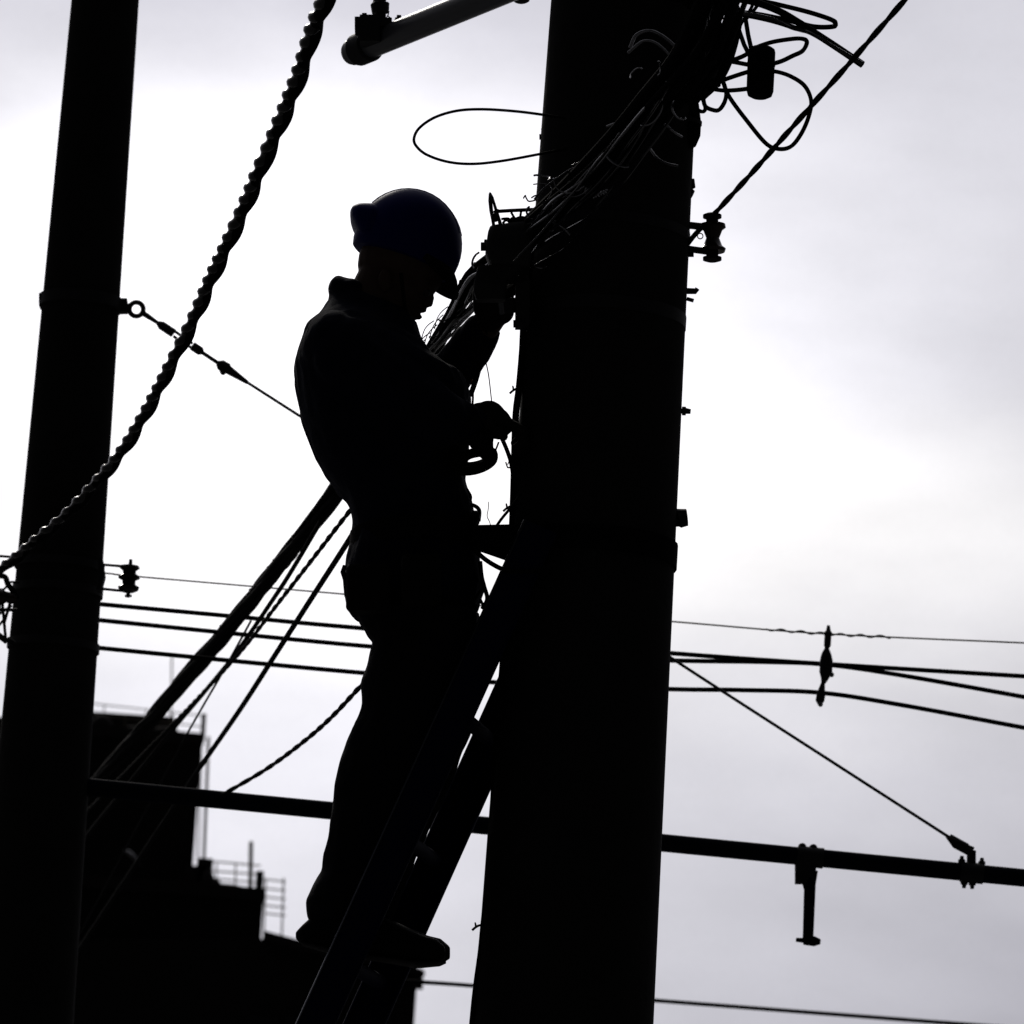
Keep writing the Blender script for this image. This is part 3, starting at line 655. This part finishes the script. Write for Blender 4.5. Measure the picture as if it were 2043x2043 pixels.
# tool lines
tag(obj('hand_line', G().tube(px_path([(968, 716), (975, 750), (981, 802)], 11.8, 6), 1.3 * k, 6), 'rubber'), 'very thin line from the raised sleeve down to the lower glove', 'line')
tag(obj('jumper_cable', G().tube(px_path([(998, 868), (1006, 885), (1014, 905), (1020, 925), (1024, 950)], 11.85, 6), 4.3 * k, 8), 'rubber'), 'short curved cable from the lower glove to the pole', 'cable')
tag(obj('loose_wire', G().tube(px_path([(1009, 922), (1012, 931), (1014, 933), (1022, 932)], 11.85, 5), 1.6 * k, 6).tube([at(1013, 927, 11.85), at(1018, 914, 11.85)], 1.2 * k, 6), 'rubber'), 'tiny bent wire beside the pole under the curved cable', 'wire')
tag(obj('loose_wire', G().tube(px_path([(975, 1001), (974, 1016), (972, 1030), (977, 1042), (980, 1054)], 11.85, 6), .9 * k, 6), 'rubber'), 'hair-thin wavy wire standing up from the safety strap', 'wire')
tag(obj('guide_rope', G().tube(px_path([(985, 1058), (1000, 1036), (1018, 1014), (1040, 985)], 11.9, 6), 3 * k, 8), 'webbing'), 'short slanting rope between safety strap and pole', 'rope')

# ------------------------------------------------------------------ ladder
YN, YFR = 11.80, 12.20
def rail_line(x0, y0, x1, y1, Y):
    a, c = at(x0, y0, Y), at(x1, y1, Y); t = (a - c).normalized(); base = c + t * ((0.02 - c.z) / t.z); return base, t
nb_, nd = rail_line(1000 + 40, 1133, 631 + 40, 1950, YN)
fb, fd = rail_line(1177 - 42, 1133, 811 - 42, 1950, YFR)
top_n = at(1080, 1050, YN); top_f = at(1170, 1052, YFR)
lad = thing('ladder', 'long blue-grey ladder leaning on the pole under the worker', 'ladder', (nb_ + fb) / 2)
k = mpp(12)
def rail(base, t, L, sgn):
    side = V((0, 1, 0)); wv = (side - t * side.dot(t)).normalized(); dv = t.cross(wv).normalized()
    W, D = 0.028, (31.5 if sgn > 0 else 35) * k
    g = G(); c = base + t * L / 2; T = t * L / 2
    g.box(c, T, wv * 0.003, dv * (D - .003))
    r = obj('rail', g, 'rail', lad, smooth=False)
    for s in (-1, 1):
        gg = G(); pr = []
        n = 8
        cen = c + dv * s * D + wv * sgn * 0.011
        gg.tube([cen - T, cen + T], 0.001, 4)
        gg = G().rings([[cen + e + (wv * math.cos(2 * math.pi * q_ / 12) * 0.016 + dv * math.sin(2 * math.pi * q_ / 12) * 0.0045) for q_ in range(12)] for e in (-T, T)])
        obj('flange', gg, 'alu' if (sgn > 0 and s > 0) else 'rail', r)  # paler metal on the near left flange alone puts in its highlight
    return r
Ln = (top_n.z - nb_.z) / nd.z; Lf = (top_f.z - fb.z) / fd.z
rn = rail(nb_, nd, Ln, 1); rf = rail(fb, fd, Lf, -1)
s0 = ((at(735, 1926, 12).z - .018 - nb_.z) / nd.z) % 0.30
nr = int((Ln - s0 - .05) / 0.30) + 1
for i in range(nr):
    s = s0 + 0.30 * i
    a, c = nb_ + nd * s, fb + fd * (s + (nb_.z - fb.z) / fd.z)
    e = (c - a).normalized()
    obj('rung', G().tube([a + e * .004, c - e * .004], 0.017, 10), 'rail', lad)
for r_, bb in ((rn, nb_), (rf, fb)):
    obj('rubber_foot', G().box(bb + V((0, 0, 0.02)), (.06, 0, 0), (0, .025, 0), (0, 0, .019)), 'sole', r_)

# ------------------------------------------------------------------ worker
YM = 12.0
k = mpp(YM)
PL = RT * k; PU = UP * k
def pe(g, x, y, rx, ry, hd, dy=0, ang=0):   # ellipsoid given in pixels
    ca, sa = math.cos(math.radians(ang)), math.sin(math.radians(ang))
    g.ell(at(x, y, YM + dy), (PL * ca - PU * sa) * rx, (0, hd, 0), (PL * sa + PU * ca) * ry, 20, 12)
def hand(g, wrist, palm, fdir, side, curl, r=0.0095):
    """palm slab plus four curled fingers and a thumb; side = direction across the knuckles, curl = palm-ward"""
    wrist, palm, fdir, side, curl = V(wrist), V(palm), V(fdir).normalized(), V(side).normalized(), V(curl).normalized()
    g.caps([wrist, (wrist + palm) / 2, palm], [0.030, 0.032, 0.034])
    g.ell(palm, fdir * 0.05, side * 0.044, curl * 0.022)
    for i, L in enumerate((0.040, 0.046, 0.043, 0.034)):
        b0 = palm + fdir * 0.042 + side * (0.031 - 0.021 * i)
        p1 = b0 + fdir * L * .75 + curl * L * .4
        p2 = p1 + fdir * L * .1 + curl * L * .72
        p3 = p2 - fdir * L * .5 + curl * L * .3
        g.caps([b0, p1, p2, p3], [r * 1.08, r, r * .93, r * .82], 8)
    b0 = palm - fdir * 0.012 + side * 0.036
    g.caps([b0, b0 + side * .026 + fdir * .018 + curl * .012, b0 + side * .030 + fdir * .045 + curl * .030], [r * 1.25, r * 1.1, r * .95], 8)
bg = G()
# head and face
pe(bg, 802, 528, 88, 84, .078); pe(bg, 800, 580, 52, 56, .066, 0, -35)
pe(bg, 838, 572, 30, 34, .055)
bg.caps([at(850, 570, YM), at(857, 594, YM), at(856, 605, YM)], [8 * k, 9.5 * k, 8.5 * k])
pe(bg, 839, 616, 13, 6, .022, 0, 20); pe(bg, 831, 630, 12, 6, .02, 0, 20); pe(bg, 814, 633, 15, 13, .03)
for s in (-1, 1):
    bg.ell(at(768, 560, YM + s * .078), PL * 14, (0, .008, 0), PU * 24, 12, 8)
# neck and slim trunk under the clothes
bg.loft([(728, 505, 830, 570, .06, 0), (718, 535, 818, 615, .06, 0), (700, 570, 826, 648, .062, 0), (690, 610, 830, 672, .075, 0), (660, 660, 840, 700, .13, 0),
         (640, 760, 860, 780, .16, 0), (670, 900, 890, 920, .15, 0), (720, 1010, 915, 1015, .14, 0), (730, 1120, 925, 1120, .14, 0), (740, 1210, 920, 1210, .12, 0)], YM)
for s in (-1, 1):
    bg.caps([at(840, 1190, YM + s * .085), at(845, 1430, YM + s * .10), at(700, 1820, YM + s * .09), at(690, 1860, YM + s * .09)], [.075, .05, .038, .036])
    bg.caps([at(690, 1870, YM + s * .09), at(790, 1890, YM + s * .09)], [.034, .03])
# arms (his right arm is nearer the camera)
SHR, SHL = at(690, 705, YM - .17), at(700, 728, YM + .17)
ELR, ELL = at(880, 835, YM - .19), at(890, 757, YM + .13)
WRR, WRL = at(945, 846, YM - .12), at(972, 652, YM + .02)
bg.caps([SHR, ELR, WRR], [.055, .042, .028]); bg.caps([SHL, ELL, WRL], [.055, .042, .028])
hand(bg, WRR, at(972, 842, YM - .10), RT, V((0, -1, -.25)), V((.2, .2, -1)))
hand(bg, WRL, at(990, 618, YM - .01), RT * .6 + UP, V((-.3, .9, .1)), RT - UP * .3)
body = obj('person', bg, 'skin', origin=at(740, 1925, YM))
remesh(body, 0.004, 1)
tag(body, 'lineman in dark workwear and blue hard hat standing on the ladder, head bent', 'person')
# jacket
jg = G()
jg.loft([(676, 572, 832, 640, .075, 0), (661, 584, 836, 652, .09, 0), (658, 598, 842, 672, .10, 0), (640, 622, 848, 692, .14, 0), (605, 664, 868, 722, .20, 0), (590, 712, 900, 745, .225, 0),
         (587, 735, 925, 760, .23, 0), (592, 785, 940, 792, .225, 0), (603, 838, 940, 846, .215, 0), (628, 908, 931, 930, .20, 0), (645, 938, 929, 955, .19, 0), (664, 965, 934, 980, .18, 0),
         (690, 1000, 942, 1003, .17, 0), (702, 1040, 950, 1035, .165, 0), (701, 1080, 956, 1080, .17, 0), (692, 1112, 957, 1112, .175, 0), (688, 1145, 961, 1150, .18, 0), (686, 1182, 967, 1168, .18, 0),
         (690, 1212, 958, 1200, .175, 0), (698, 1225, 952, 1222, .165, 0), (718, 1232, 940, 1236, .15, 0)], YM, 28)
pe(jg, 676, 574, 17, 19, .07, 0, 20); pe(jg, 698, 582, 36, 25, .075, 0, 10)                    # stand-up collar roll
pe(jg, 664, 694, 62, 68, .10, -.13); pe(jg, 672, 694, 62, 64, .10, .13)
jg.caps([SHR, (SHR + ELR) / 2, ELR], [.080, .074, .064]); jg.caps([ELR, at(915, 842, YM - .15), at(936, 846, YM - .125)], [.062, .052, .044])
jg.caps([SHL, (SHL + ELL) / 2, ELL], [.078, .068, .054]); jg.caps([ELL, at(934, 698, YM + .08), at(960, 664, YM + .04)], [.055, .050, .042])
pe(jg, 935, 716, 26, 24, .045, .1)
jac = obj('jacket', jg, 'navy', body); remesh(jac, 0.006, 4); wrinkle(jac, 0.0065, 13)
# trousers
tg = G()
Ls = [(706, 1215), (716, 1245), (728, 1266), (743, 1281), (740, 1296), (732, 1330), (724, 1358), (723, 1392), (722, 1408), (716, 1427), (701, 1457), (691, 1480), (681, 1520), (672, 1562), (664, 1603), (656, 1639),
      (650, 1673), (642, 1704), (641, 1737), (628, 1764), (612, 1797), (613, 1818), (616, 1836)]
Rs = [955, 957, 957, 957, 956, 954, 951, 948, 946, 944, 940, 932, 915, 897, 878, 860, 845, 830, 818, 808, 796, 788, 780]
for s, dl, dr in ((-1, 0, -22), (1, 24, 0)):
    secs = []
    for i, ((x, y), r) in enumerate(zip(Ls, Rs)):
        u = i / (len(Ls) - 1); hd = .105 - .03 * u
        secs.append((x + dl * min(1, u * 3), y, r + dr * min(1, u * 3), y + 6, hd, s * .088))
    tg.loft(secs, YM, 24, 2.2)
tro = obj('trousers', tg, 'cloth', body); remesh(tro, 0.006, 3); wrinkle(tro, 0.006, 13)
# boots
for s, dx in ((-1, 0), (1, 10)):
    b2 = G(); slices = [(590, 1860, 1874), (603, 1846, 1885), (625, 1826, 1893), (665, 1812, 1901), (715, 1814, 1908), (765, 1830, 1915), (810, 1852, 1922), (845, 1867, 1927), (870, 1873, 1923), (888, 1889, 1913)]
    rs = []
    for j, (x, y0, y1) in enumerate(slices):
        hd = (.014, .03, .036, .037, .036, .038, .044, .046, .038, .018)[j]
        c0, c1 = at(x + dx * (j / 9) - (6 if s > 0 else 0) * (9 - j) / -9 * 0, y0, YM + s * .09), at(x + dx * (j / 9), y1, YM + s * .09); m = (c0 + c1) / 2; h = (c0 - c1) / 2
        rs.append([m + h * math.copysign(abs(math.sin(a)) ** .8, math.sin(a)) + V((0, hd, 0)) * math.copysign(abs(math.cos(a)) ** .8, math.cos(a)) for a in [2 * math.pi * i / 20 for i in range(20)]])
    b2.rings(rs)
    b2.caps([at(690, 1780, YM + s * .09), at(690, 1840, YM + s * .09)], [.055, .052])
    bo = obj('boot', b2, 'leather', body); remesh(bo, .0045, 3)
    so = G(); rs = []
    for x, hd, y in ((604, .024, 1882), (640, .037, 1892), (700, .036, 1905), (770, .040, 1915), (830, .047, 1925), (868, .036, 1922), (880, .02, 1917)):
        rs.append([at(x + dx * (x - 600) / 280, y + 5 * math.sin(a), YM + s * .09) + V((0, hd, 0)) * math.cos(a) for a in [2 * math.pi * i / 16 for i in range(16)]])
    obj('sole', so.rings(rs), 'sole', bo)
# gloves over the hands
for wr, pm, f_, sd, cu in ((WRR, at(972, 842, YM - .10), RT, V((0, -1, -.25)), V((.2, .2, -1))), (WRL, at(990, 618, YM - .01), RT * .6 + UP, V((-.3, .9, .1)), RT - UP * .3)):
    gg = G(); hand(gg, wr, pm, f_, sd, cu, .0115); gg.ell(pm, V(f_).normalized() * .054, V(sd).normalized() * .047, V(cu).normalized() * .027)
    if wr is WRR:
        for (x, y, rx, ry) in ((975, 838, 36, 38), (995, 846, 26, 30), (958, 832, 30, 28), (1010, 848, 14, 18)): gg.ell(at(x, y, YM - .10), PL * rx, (0, .035, 0), PU * ry)
    if wr is WRL:
        for (x, y, rx, ry) in ((978, 606, 35, 46), (1000, 622, 26, 24), (962, 590, 20, 30)): gg.ell(at(x, y, YM), PL * rx, (0, .04, 0), PU * ry)
    go = obj('glove', gg, 'glove', body); remesh(go, .004, 2)
# hard hat
bx_, by_ = (PL * .945 - PU * .33), (PL * .33 + PU * .945)
hc = at(813, 490, YM)
hgm = G(); rs = []
for i in range(15):
    th = -.30 + (math.pi / 2 + .30) * i / 14 * .998
    rr, hh = math.cos(th), math.sin(th)
    ring = []
    for j in range(36):
        a = 2 * math.pi * j / 36
        ring.append(hc + bx_ * 108 * rr * math.cos(a) + V((0, .114, 0)) * rr * math.sin(a) + by_ * 110 * hh)
    rs.append(ring)
lip = [[hc + bx_ * 98 * math.cos(2 * math.pi * j / 36) + V((0, .108, 0)) * math.sin(2 * math.pi * j / 36) - by_ * 36 for j in range(36)]]
hgm.rings(lip + rs)
hat = obj('hard_hat', hgm, 'blue', body)
rid = G()
for dz in (-.03, 0, .03):
    pts = []
    for i in range(15):
        th = math.pi * (.16 + .68 * i / 14)
        kx = math.sqrt(max(0, 1 - (dz / .112) ** 2))
        pts.append(hc + bx_ * 107 * kx * math.cos(th) + by_ * 109 * kx * math.sin(th) + V((0, dz, 0)))
    rid.tube(pts, .003, 6)
obj('crown_rib', rid, 'blue', hat)
# front peak and rear brim: curved plates around the rim
def brim(a0, a1, out, droop, thick, m, nm):
    g = G(); rs = []
    for j in range(25):
        a = a0 + (a1 - a0) * j / 24; w = math.sin(math.pi * j / 24) ** .6
        inner = hc + bx_ * 104 * math.cos(a) + V((0, .108, 0)) * math.sin(a) - by_ * 26
        rad = (bx_.normalized() * math.cos(a) + V((0, 1, 0)) * math.sin(a))
        outer = inner + rad * out * w + by_.normalized() * droop * w
        up = by_.normalized() * thick
        mid_ = (inner + outer) / 2 + by_.normalized() * .003
        rs.append([inner + up, mid_ + up * .95, outer + up * .6, outer - up * .6, mid_ - up * .95, inner - up])
    return obj(nm, g.rings(rs), m, hat)
brim(-1.15, 1.15, .027, -.040, .008, 'webbing', 'front_peak')
g = G()
g.loft([(699, 426, 698.5, 438, .045, 0), (705, 417, 703, 453, .07, 0), (717, 413, 711, 468, .085, 0), (732, 413, 719, 481, .092, 0), (750, 414, 730, 490, .096, 0), (775, 420, 750, 494, .09, 0)], YM, 24, 2.6)
nf = obj('rear_neck_guard', g, 'blue', hat); remesh(nf, .004, 9)
obj('chin_strap', G().tube([at(800, 545, YM - .1), at(806, 600, YM - .08), at(812, 640, YM - .03), at(812, 642, YM + .03), at(806, 600, YM + .08), at(800, 545, YM + .1)], .005, 6), 'webbing', hat)
for s in (-1, 1):
    obj('eye', G().ell(at(850, 583, YM + s * .03), (.010, 0, 0), (0, .012, 0), (0, 0, .010), 10, 8), 'eye', body)
# tool belt, pouch, tape
bl = G(); rs = []
for (x0, y0, x1, y1, hd) in ((700, 1062, 956, 1056, .185), (698, 1064, 960, 1058, .19), (697, 1104, 961, 1100, .192), (700, 1106, 957, 1102, .185)):
    a, c = at(x0, y0, YM), at(x1, y1, YM); m = (a + c) / 2; h = (c - a) / 2
    rs.append([m + h * math.cos(2 * math.pi * i / 40) + V((0, hd, 0)) * math.sin(2 * math.pi * i / 40) for i in range(40)])
belt = obj('tool_belt', bl.rings(rs), 'webbing', body)
def pouch(x0, y0, x1, y1, dy, hd, nm='tool_pouch', m='leather'):
    return obj(nm, G().loft([(x0 + 4, y0, x1 - 4, y0, hd * .8, dy), (x0, y0 + 8, x1, y0 + 8, hd, dy), (x0, y1 - 10, x1, y1 - 8, hd, dy), (x0 + 8, y1, x1 - 8, y1, hd * .8, dy)], YM, 16, 5), m, belt)
pouch(690, 1130, 780, 1222, -.19, .035); pouch(800, 1110, 880, 1210, -.20, .03)
pouch(938, 1024, 957, 1048, -.10, .04)
obj('hook_ring', G().tube(px_path([(930, 1002), (938, 1000), (940, 990), (932, 975)], YM - .05, 6), 2.2 * k, 6).tube(px_path([(928, 1008), (944, 1008), (956, 1018), (955, 1040)], YM - .06, 6), [4 * k] * 19, 8), 'dark', belt)
obj('hanging_strap', G().tube(px_path([(958, 1120), (961, 1150), (966, 1170), (972, 1195), (962, 1215)], YM - .08, 6), 4.2 * k, 8).tube(px_path([(966, 1168), (952, 1188), (944, 1200), (950, 1215)], YM - .09, 6), 3 * k, 8).tube(px_path([(958, 1196), (962, 1204), (966, 1210)], YM - .08, 4), 3 * k, 8), 'webbing', belt)
obj('hanging_tool', G().tube([at(688, 1128, YM - .2), at(684, 1141, YM - .2), at(690, 1156, YM - .2), at(692, 1190, YM - .2)], [4 * k, 5 * k, 6 * k, 5 * k], 8), 'dark', belt)
obj('orange_tape', G().tube(px_path([(941, 757), (943, 775), (943.5, 795), (942, 815)], YM, 5), 2.2 * k, 8), 'orange', jac)
obj('shoulder_strap', G().tube(px_path([(958, 722), (953, 745), (946, 768), (938, 790)], YM - .02, 5), 5.4 * k, 8), 'webbing', jac)
# safety strap round the pole: wide webbing that leaves the belt, passes behind the pole and comes back
def strap_ring(yoff_l, yoff_r):
    pts = []
    c = mp(1092); R = RM(c.z) + .0035
    b0 = at(946, 1072, YM - .15); b1 = at(946, 1072, YM + .15)
    pts.append(b0); 
    for i in range(25):
        a = math.radians(-118 + 236 * i / 24)
        pts.append(V((c.x, c.y, c.z)) + V((math.cos(a) * R, math.sin(a) * R, -.012)))
    pts.append(b1); return pts
sp_ = strap_ring(0, 0); hh = 24 * k
g = G(); rs = []
for i, p in enumerate(sp_):
    t = (sp_[min(i + 1, len(sp_) - 1)] - sp_[max(0, i - 1)]); t.z = 0; nrm = V((t.y, -t.x, 0)).normalized() * .0025
    rs.append([p + mt_ * hh + nrm, p + mt_ * hh - nrm, p - mt_ * hh - nrm, p - mt_ * hh + nrm])
obj('safety_strap', g.rings(rs), 'webbing', belt)
obj('lanyard_rope', G().tube(px_path([(945, 1095, 11.82), (963, 1112, 11.81), (985, 1127, 11.8), (1008, 1137, 11.79), (1040, 1140, 11.79), (1100, 1136, 11.79)], 11.8, 6), 4.6 * k, 8), 'webbing', belt)
# coil hanging below the lower glove
cg = G()
for j in range(4):
    rx, ry = 38 - 2 * j, 17 - 1 * j
    pts = [at(946 + rx * math.cos(a) + 2 * j, 921 - 8 * math.cos(a) + ry * math.sin(a) - 2 * j, YM - .16 + .012 * j) for a in [2 * math.pi * i / 28 for i in range(28)]]
    cg.tube(pts, 9.5 * k, 8, closed=True)
coil = thing('cable_coil', 'small coil of black cable hanging under the lower glove', 'cable coil', at(946, 946, YM - .14))
obj('coil', cg, 'rubber', coil)
obj('coil_tie', G().tube([at(958, 870, YM - .15), at(964, 890, YM - .15), at(974, 912, YM - .15)], [30 * k, 22 * k, 12 * k], 10), 'rubber', coil)
obj('loose_end', G().tube(px_path([(995, 882), (990, 895), (984, 906)], YM - .15, 5), 2 * k, 6), 'rubber', coil)

# ------------------------------------------------------------------ far buildings
def block(name, label, px_l, px_r, py_top, Y, depth, yaw=6):
    a, c = at(px_l, py_top, Y), at(px_r, py_top, Y); zt_ = at(px_r - 120, py_top, Y).z
    base = V((c.x, Y, 0)); t = thing(name, label, 'building', base)
    w_ = c.x - a.x; ca, sa = math.cos(math.radians(yaw)), math.sin(math.radians(yaw))
    ex, ey = V((ca, sa, 0)), V((-sa, ca, 0))                  # along the front, into the depth
    def bx(u, v, z, hu, hv, hz): return G().box(base + ex * u + ey * v + V((0, 0, z)), ex * hu, ey * hv, (0, 0, hz))
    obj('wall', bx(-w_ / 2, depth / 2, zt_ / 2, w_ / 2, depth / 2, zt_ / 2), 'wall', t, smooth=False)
    obj('parapet', bx(-w_ / 2, depth / 2, zt_ + .04, w_ / 2 + .015, depth / 2 + .05, .07), 'roof', t, smooth=False)
    nw = max(1, int(w_ / 2.2)); ns = max(1, int(zt_ / 3))
    for i in range(nw):
        for j in range(ns):
            cz = 1.6 + 3 * j
            if cz + .9 > zt_: continue
            w = obj('window', bx(-w_ * (i + .5) / nw, -.02, cz, .62, .05, .72), 'dark', t, smooth=False)
            obj('pane', bx(-w_ * (i + .5) / nw, -.06, cz, .54, .02, .64), 'glass', w, smooth=False)
    return t, zt_
def rails(t, Y, hor, ver, r=0.02):
    for (x0, y0, x1, y1) in hor: obj('railing_bar', G().tube([at(x0, y0, Y), at(x1, y1, Y)], r, 6), 'railing', t)
    for (x0, y0, x1, y1) in ver: obj('railing_post', G().tube([at(x0, y0, Y), at(x1, y1, Y)], r, 6), 'railing', t)
A, za = block('apartment_block', 'tall dark flat-roofed block behind the left pole, with faint roof railing', -700, 404, 1474, 66, 9)
rails(A, 66.5, [(150, 1400, 405, 1428), (150, 1420, 405, 1450)], [(208, 1406, 206, 1470), (292, 1415, 290, 1470), (250, 1425, 249, 1470), (345, 1425, 343, 1470), (404, 1427, 402, 1476)], .009)
obj('stair_tower', G().box(at(240, 1468, 68), (.7, 0, 0), (0, .8, 0), (0, 0, .16)), 'roof', A, smooth=False)
obj('antenna', G().tube([at(343, 1308, 67), at(341, 1470, 67)], .012, 6), 'railing', A)
obj('vent_dome', G().ell(at(202, 1452, 66.3), (.14, 0, 0), (0, .14, 0), (0, 0, .16)), 'roof', A)
obj('roof_post', G().tube([at(407, 1424, 66.2), at(404, 1478, 66.2)], .03, 8), 'railing', A)
obj('drain_pipe', G().tube([at(416, 1470, 66.4), at(406, 1735, 66.4)], .02, 8), 'railing', A)
obj('drain_pipe', G().tube([at(402, 1480, 66.4), at(394, 1735, 66.4)], .012, 8), 'railing', A)
B, zb_ = block('apartment_block', 'lower dark flat-roofed block stepping down right of the tall one', -700, 527, 1785, 60, 8)
rails(B, 60.5, [(395, 1716, 520, 1727), (397, 1736, 525, 1745), (420, 1752, 520, 1762), (420, 1766, 522, 1776)], [(432, 1722, 431, 1785), (470, 1724, 469, 1786)], .010)
obj('antenna', G().tube([at(501, 1679, 60.3), at(499, 1787, 60.3)], .024, 8), 'railing', B)
obj('chimney_pipe', G().tube([at(519, 1738, 60.2), at(516, 1787, 60.2)], .045, 8), 'dark', B)
obj('water_tank', G().ell(at(452, 1785, 60.4), (.33, 0, 0), (0, .3, 0), (0, 0, .12)).box(at(408, 1750, 60.4), (.08, 0, 0), (0, .1, 0), (0, 0, .2)).box(at(392, 1765, 60.4), (.13, 0, 0), (0, .1, 0), (0, 0, .2)).box(at(386, 1780, 60.4), (.2, 0, 0), (0, .1, 0), (0, 0, .12)), 'roof', B)
for i, (x, y, rx, rz) in enumerate(((428, 1778, .10, .14), (470, 1782, .2, .07), (490, 1785, .1, .08), (414, 1768, .08, .2))):
    obj('roof_clutter', G().ell(at(x, y, 60.3), (rx, 0, 0), (0, .15, 0), (0, 0, rz), 10, 6), 'roof', B)
for i, (x, y, rx, rz) in enumerate(((280, 1462, .3, .08), (330, 1466, .18, .1), (372, 1472, .2, .06))):
    obj('roof_clutter', G().ell(at(x, y, 66.3), (rx, 0, 0), (0, .15, 0), (0, 0, rz), 10, 6), 'roof', A)
bz = thing('fire_escape', 'faint grey stack of slatted landings beside the lower block', 'staircase', at(548, 1900, 62))
for y in (1754, 1772, 1789, 1806, 1822):
    obj('landing', G().bar(at(526, y, 62), at(570, y + 5, 62), .016, .03, UP), 'railing', bz)
for x in (530, 566): obj('post', G().tube([at(x, 1752, 62), at(x - 5, 1900, 62)], .012, 6), 'railing', bz)
# long low house with a sloping roof, nearest
YH = 54
hs = thing('low_house', 'low dark house with a sloping roof behind the ladder foot', 'house', V((at(680, 1900, YH).x, YH + 4, 0)))
pr_ = [(-400, 1873), (527, 1873), (560, 1882), (616, 1897), (700, 1918), (833, 1944)]
top = [at(x, y, YH) for x, y in pr_]; bot = [V((p.x, p.y, 0)) for p in top]
def slab(pts_top, pts_bot, dpt):
    n = len(pts_top); g = G()
    loop = pts_top + pts_bot[::-1]; m = len(loop)
    g.add(loop + [p + V((-.05 * dpt, dpt, 0)) for p in loop], [tuple(range(m))[::-1], tuple(range(m, 2 * m))] + [(i, (i + 1) % m, m + (i + 1) % m, m + i) for i in range(m)])
    return g
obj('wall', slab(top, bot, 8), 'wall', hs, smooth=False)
obj('roof', slab([p + V((0, -.2, .06)) for p in top[1:]], [p + V((0, -.2, -.02)) for p in top[1:]], 8.4), 'roof', hs, smooth=False)
obj('gutter_end', G().ell(at(836, 1942, YH), (.06, 0, 0), (0, .1, 0), (0, 0, .05)).box(at(834, 1962, YH), (.05, 0, 0), (0, .1, 0), (0, 0, .05)), 'roof', hs)
for i in range(4):
    c = at(520 + 75 * i, 2110, YH - .03)
    w = obj('window', G().box(c, (.15, 0, 0), (0, .05, 0), (0, 0, .4)), 'dark', hs, smooth=False)
    obj('pane', G().box(c + V((0, -.04, 0)), (.12, 0, 0), (0, .02, 0), (0, 0, .36)), 'glass', w, smooth=False)
# bright metal strip added to stand for a small curved highlight
st = [at(x, y, 59.70) for x, y in ((246, 1694), (258, 1702), (268, 1712), (278, 1727))]
tag(obj('bent_strip', G().tube(spline(st, 6), [1.2e-3 + 4.2 * mpp(59.7) * math.sin(math.pi * i / 18) for i in range(19)], 10), 'bare'), 'short bright curved strip on the dark block wall right of the left pole', 'metal strip')
for o in bpy.data.objects:
    if '_o' in o: del o['_o']
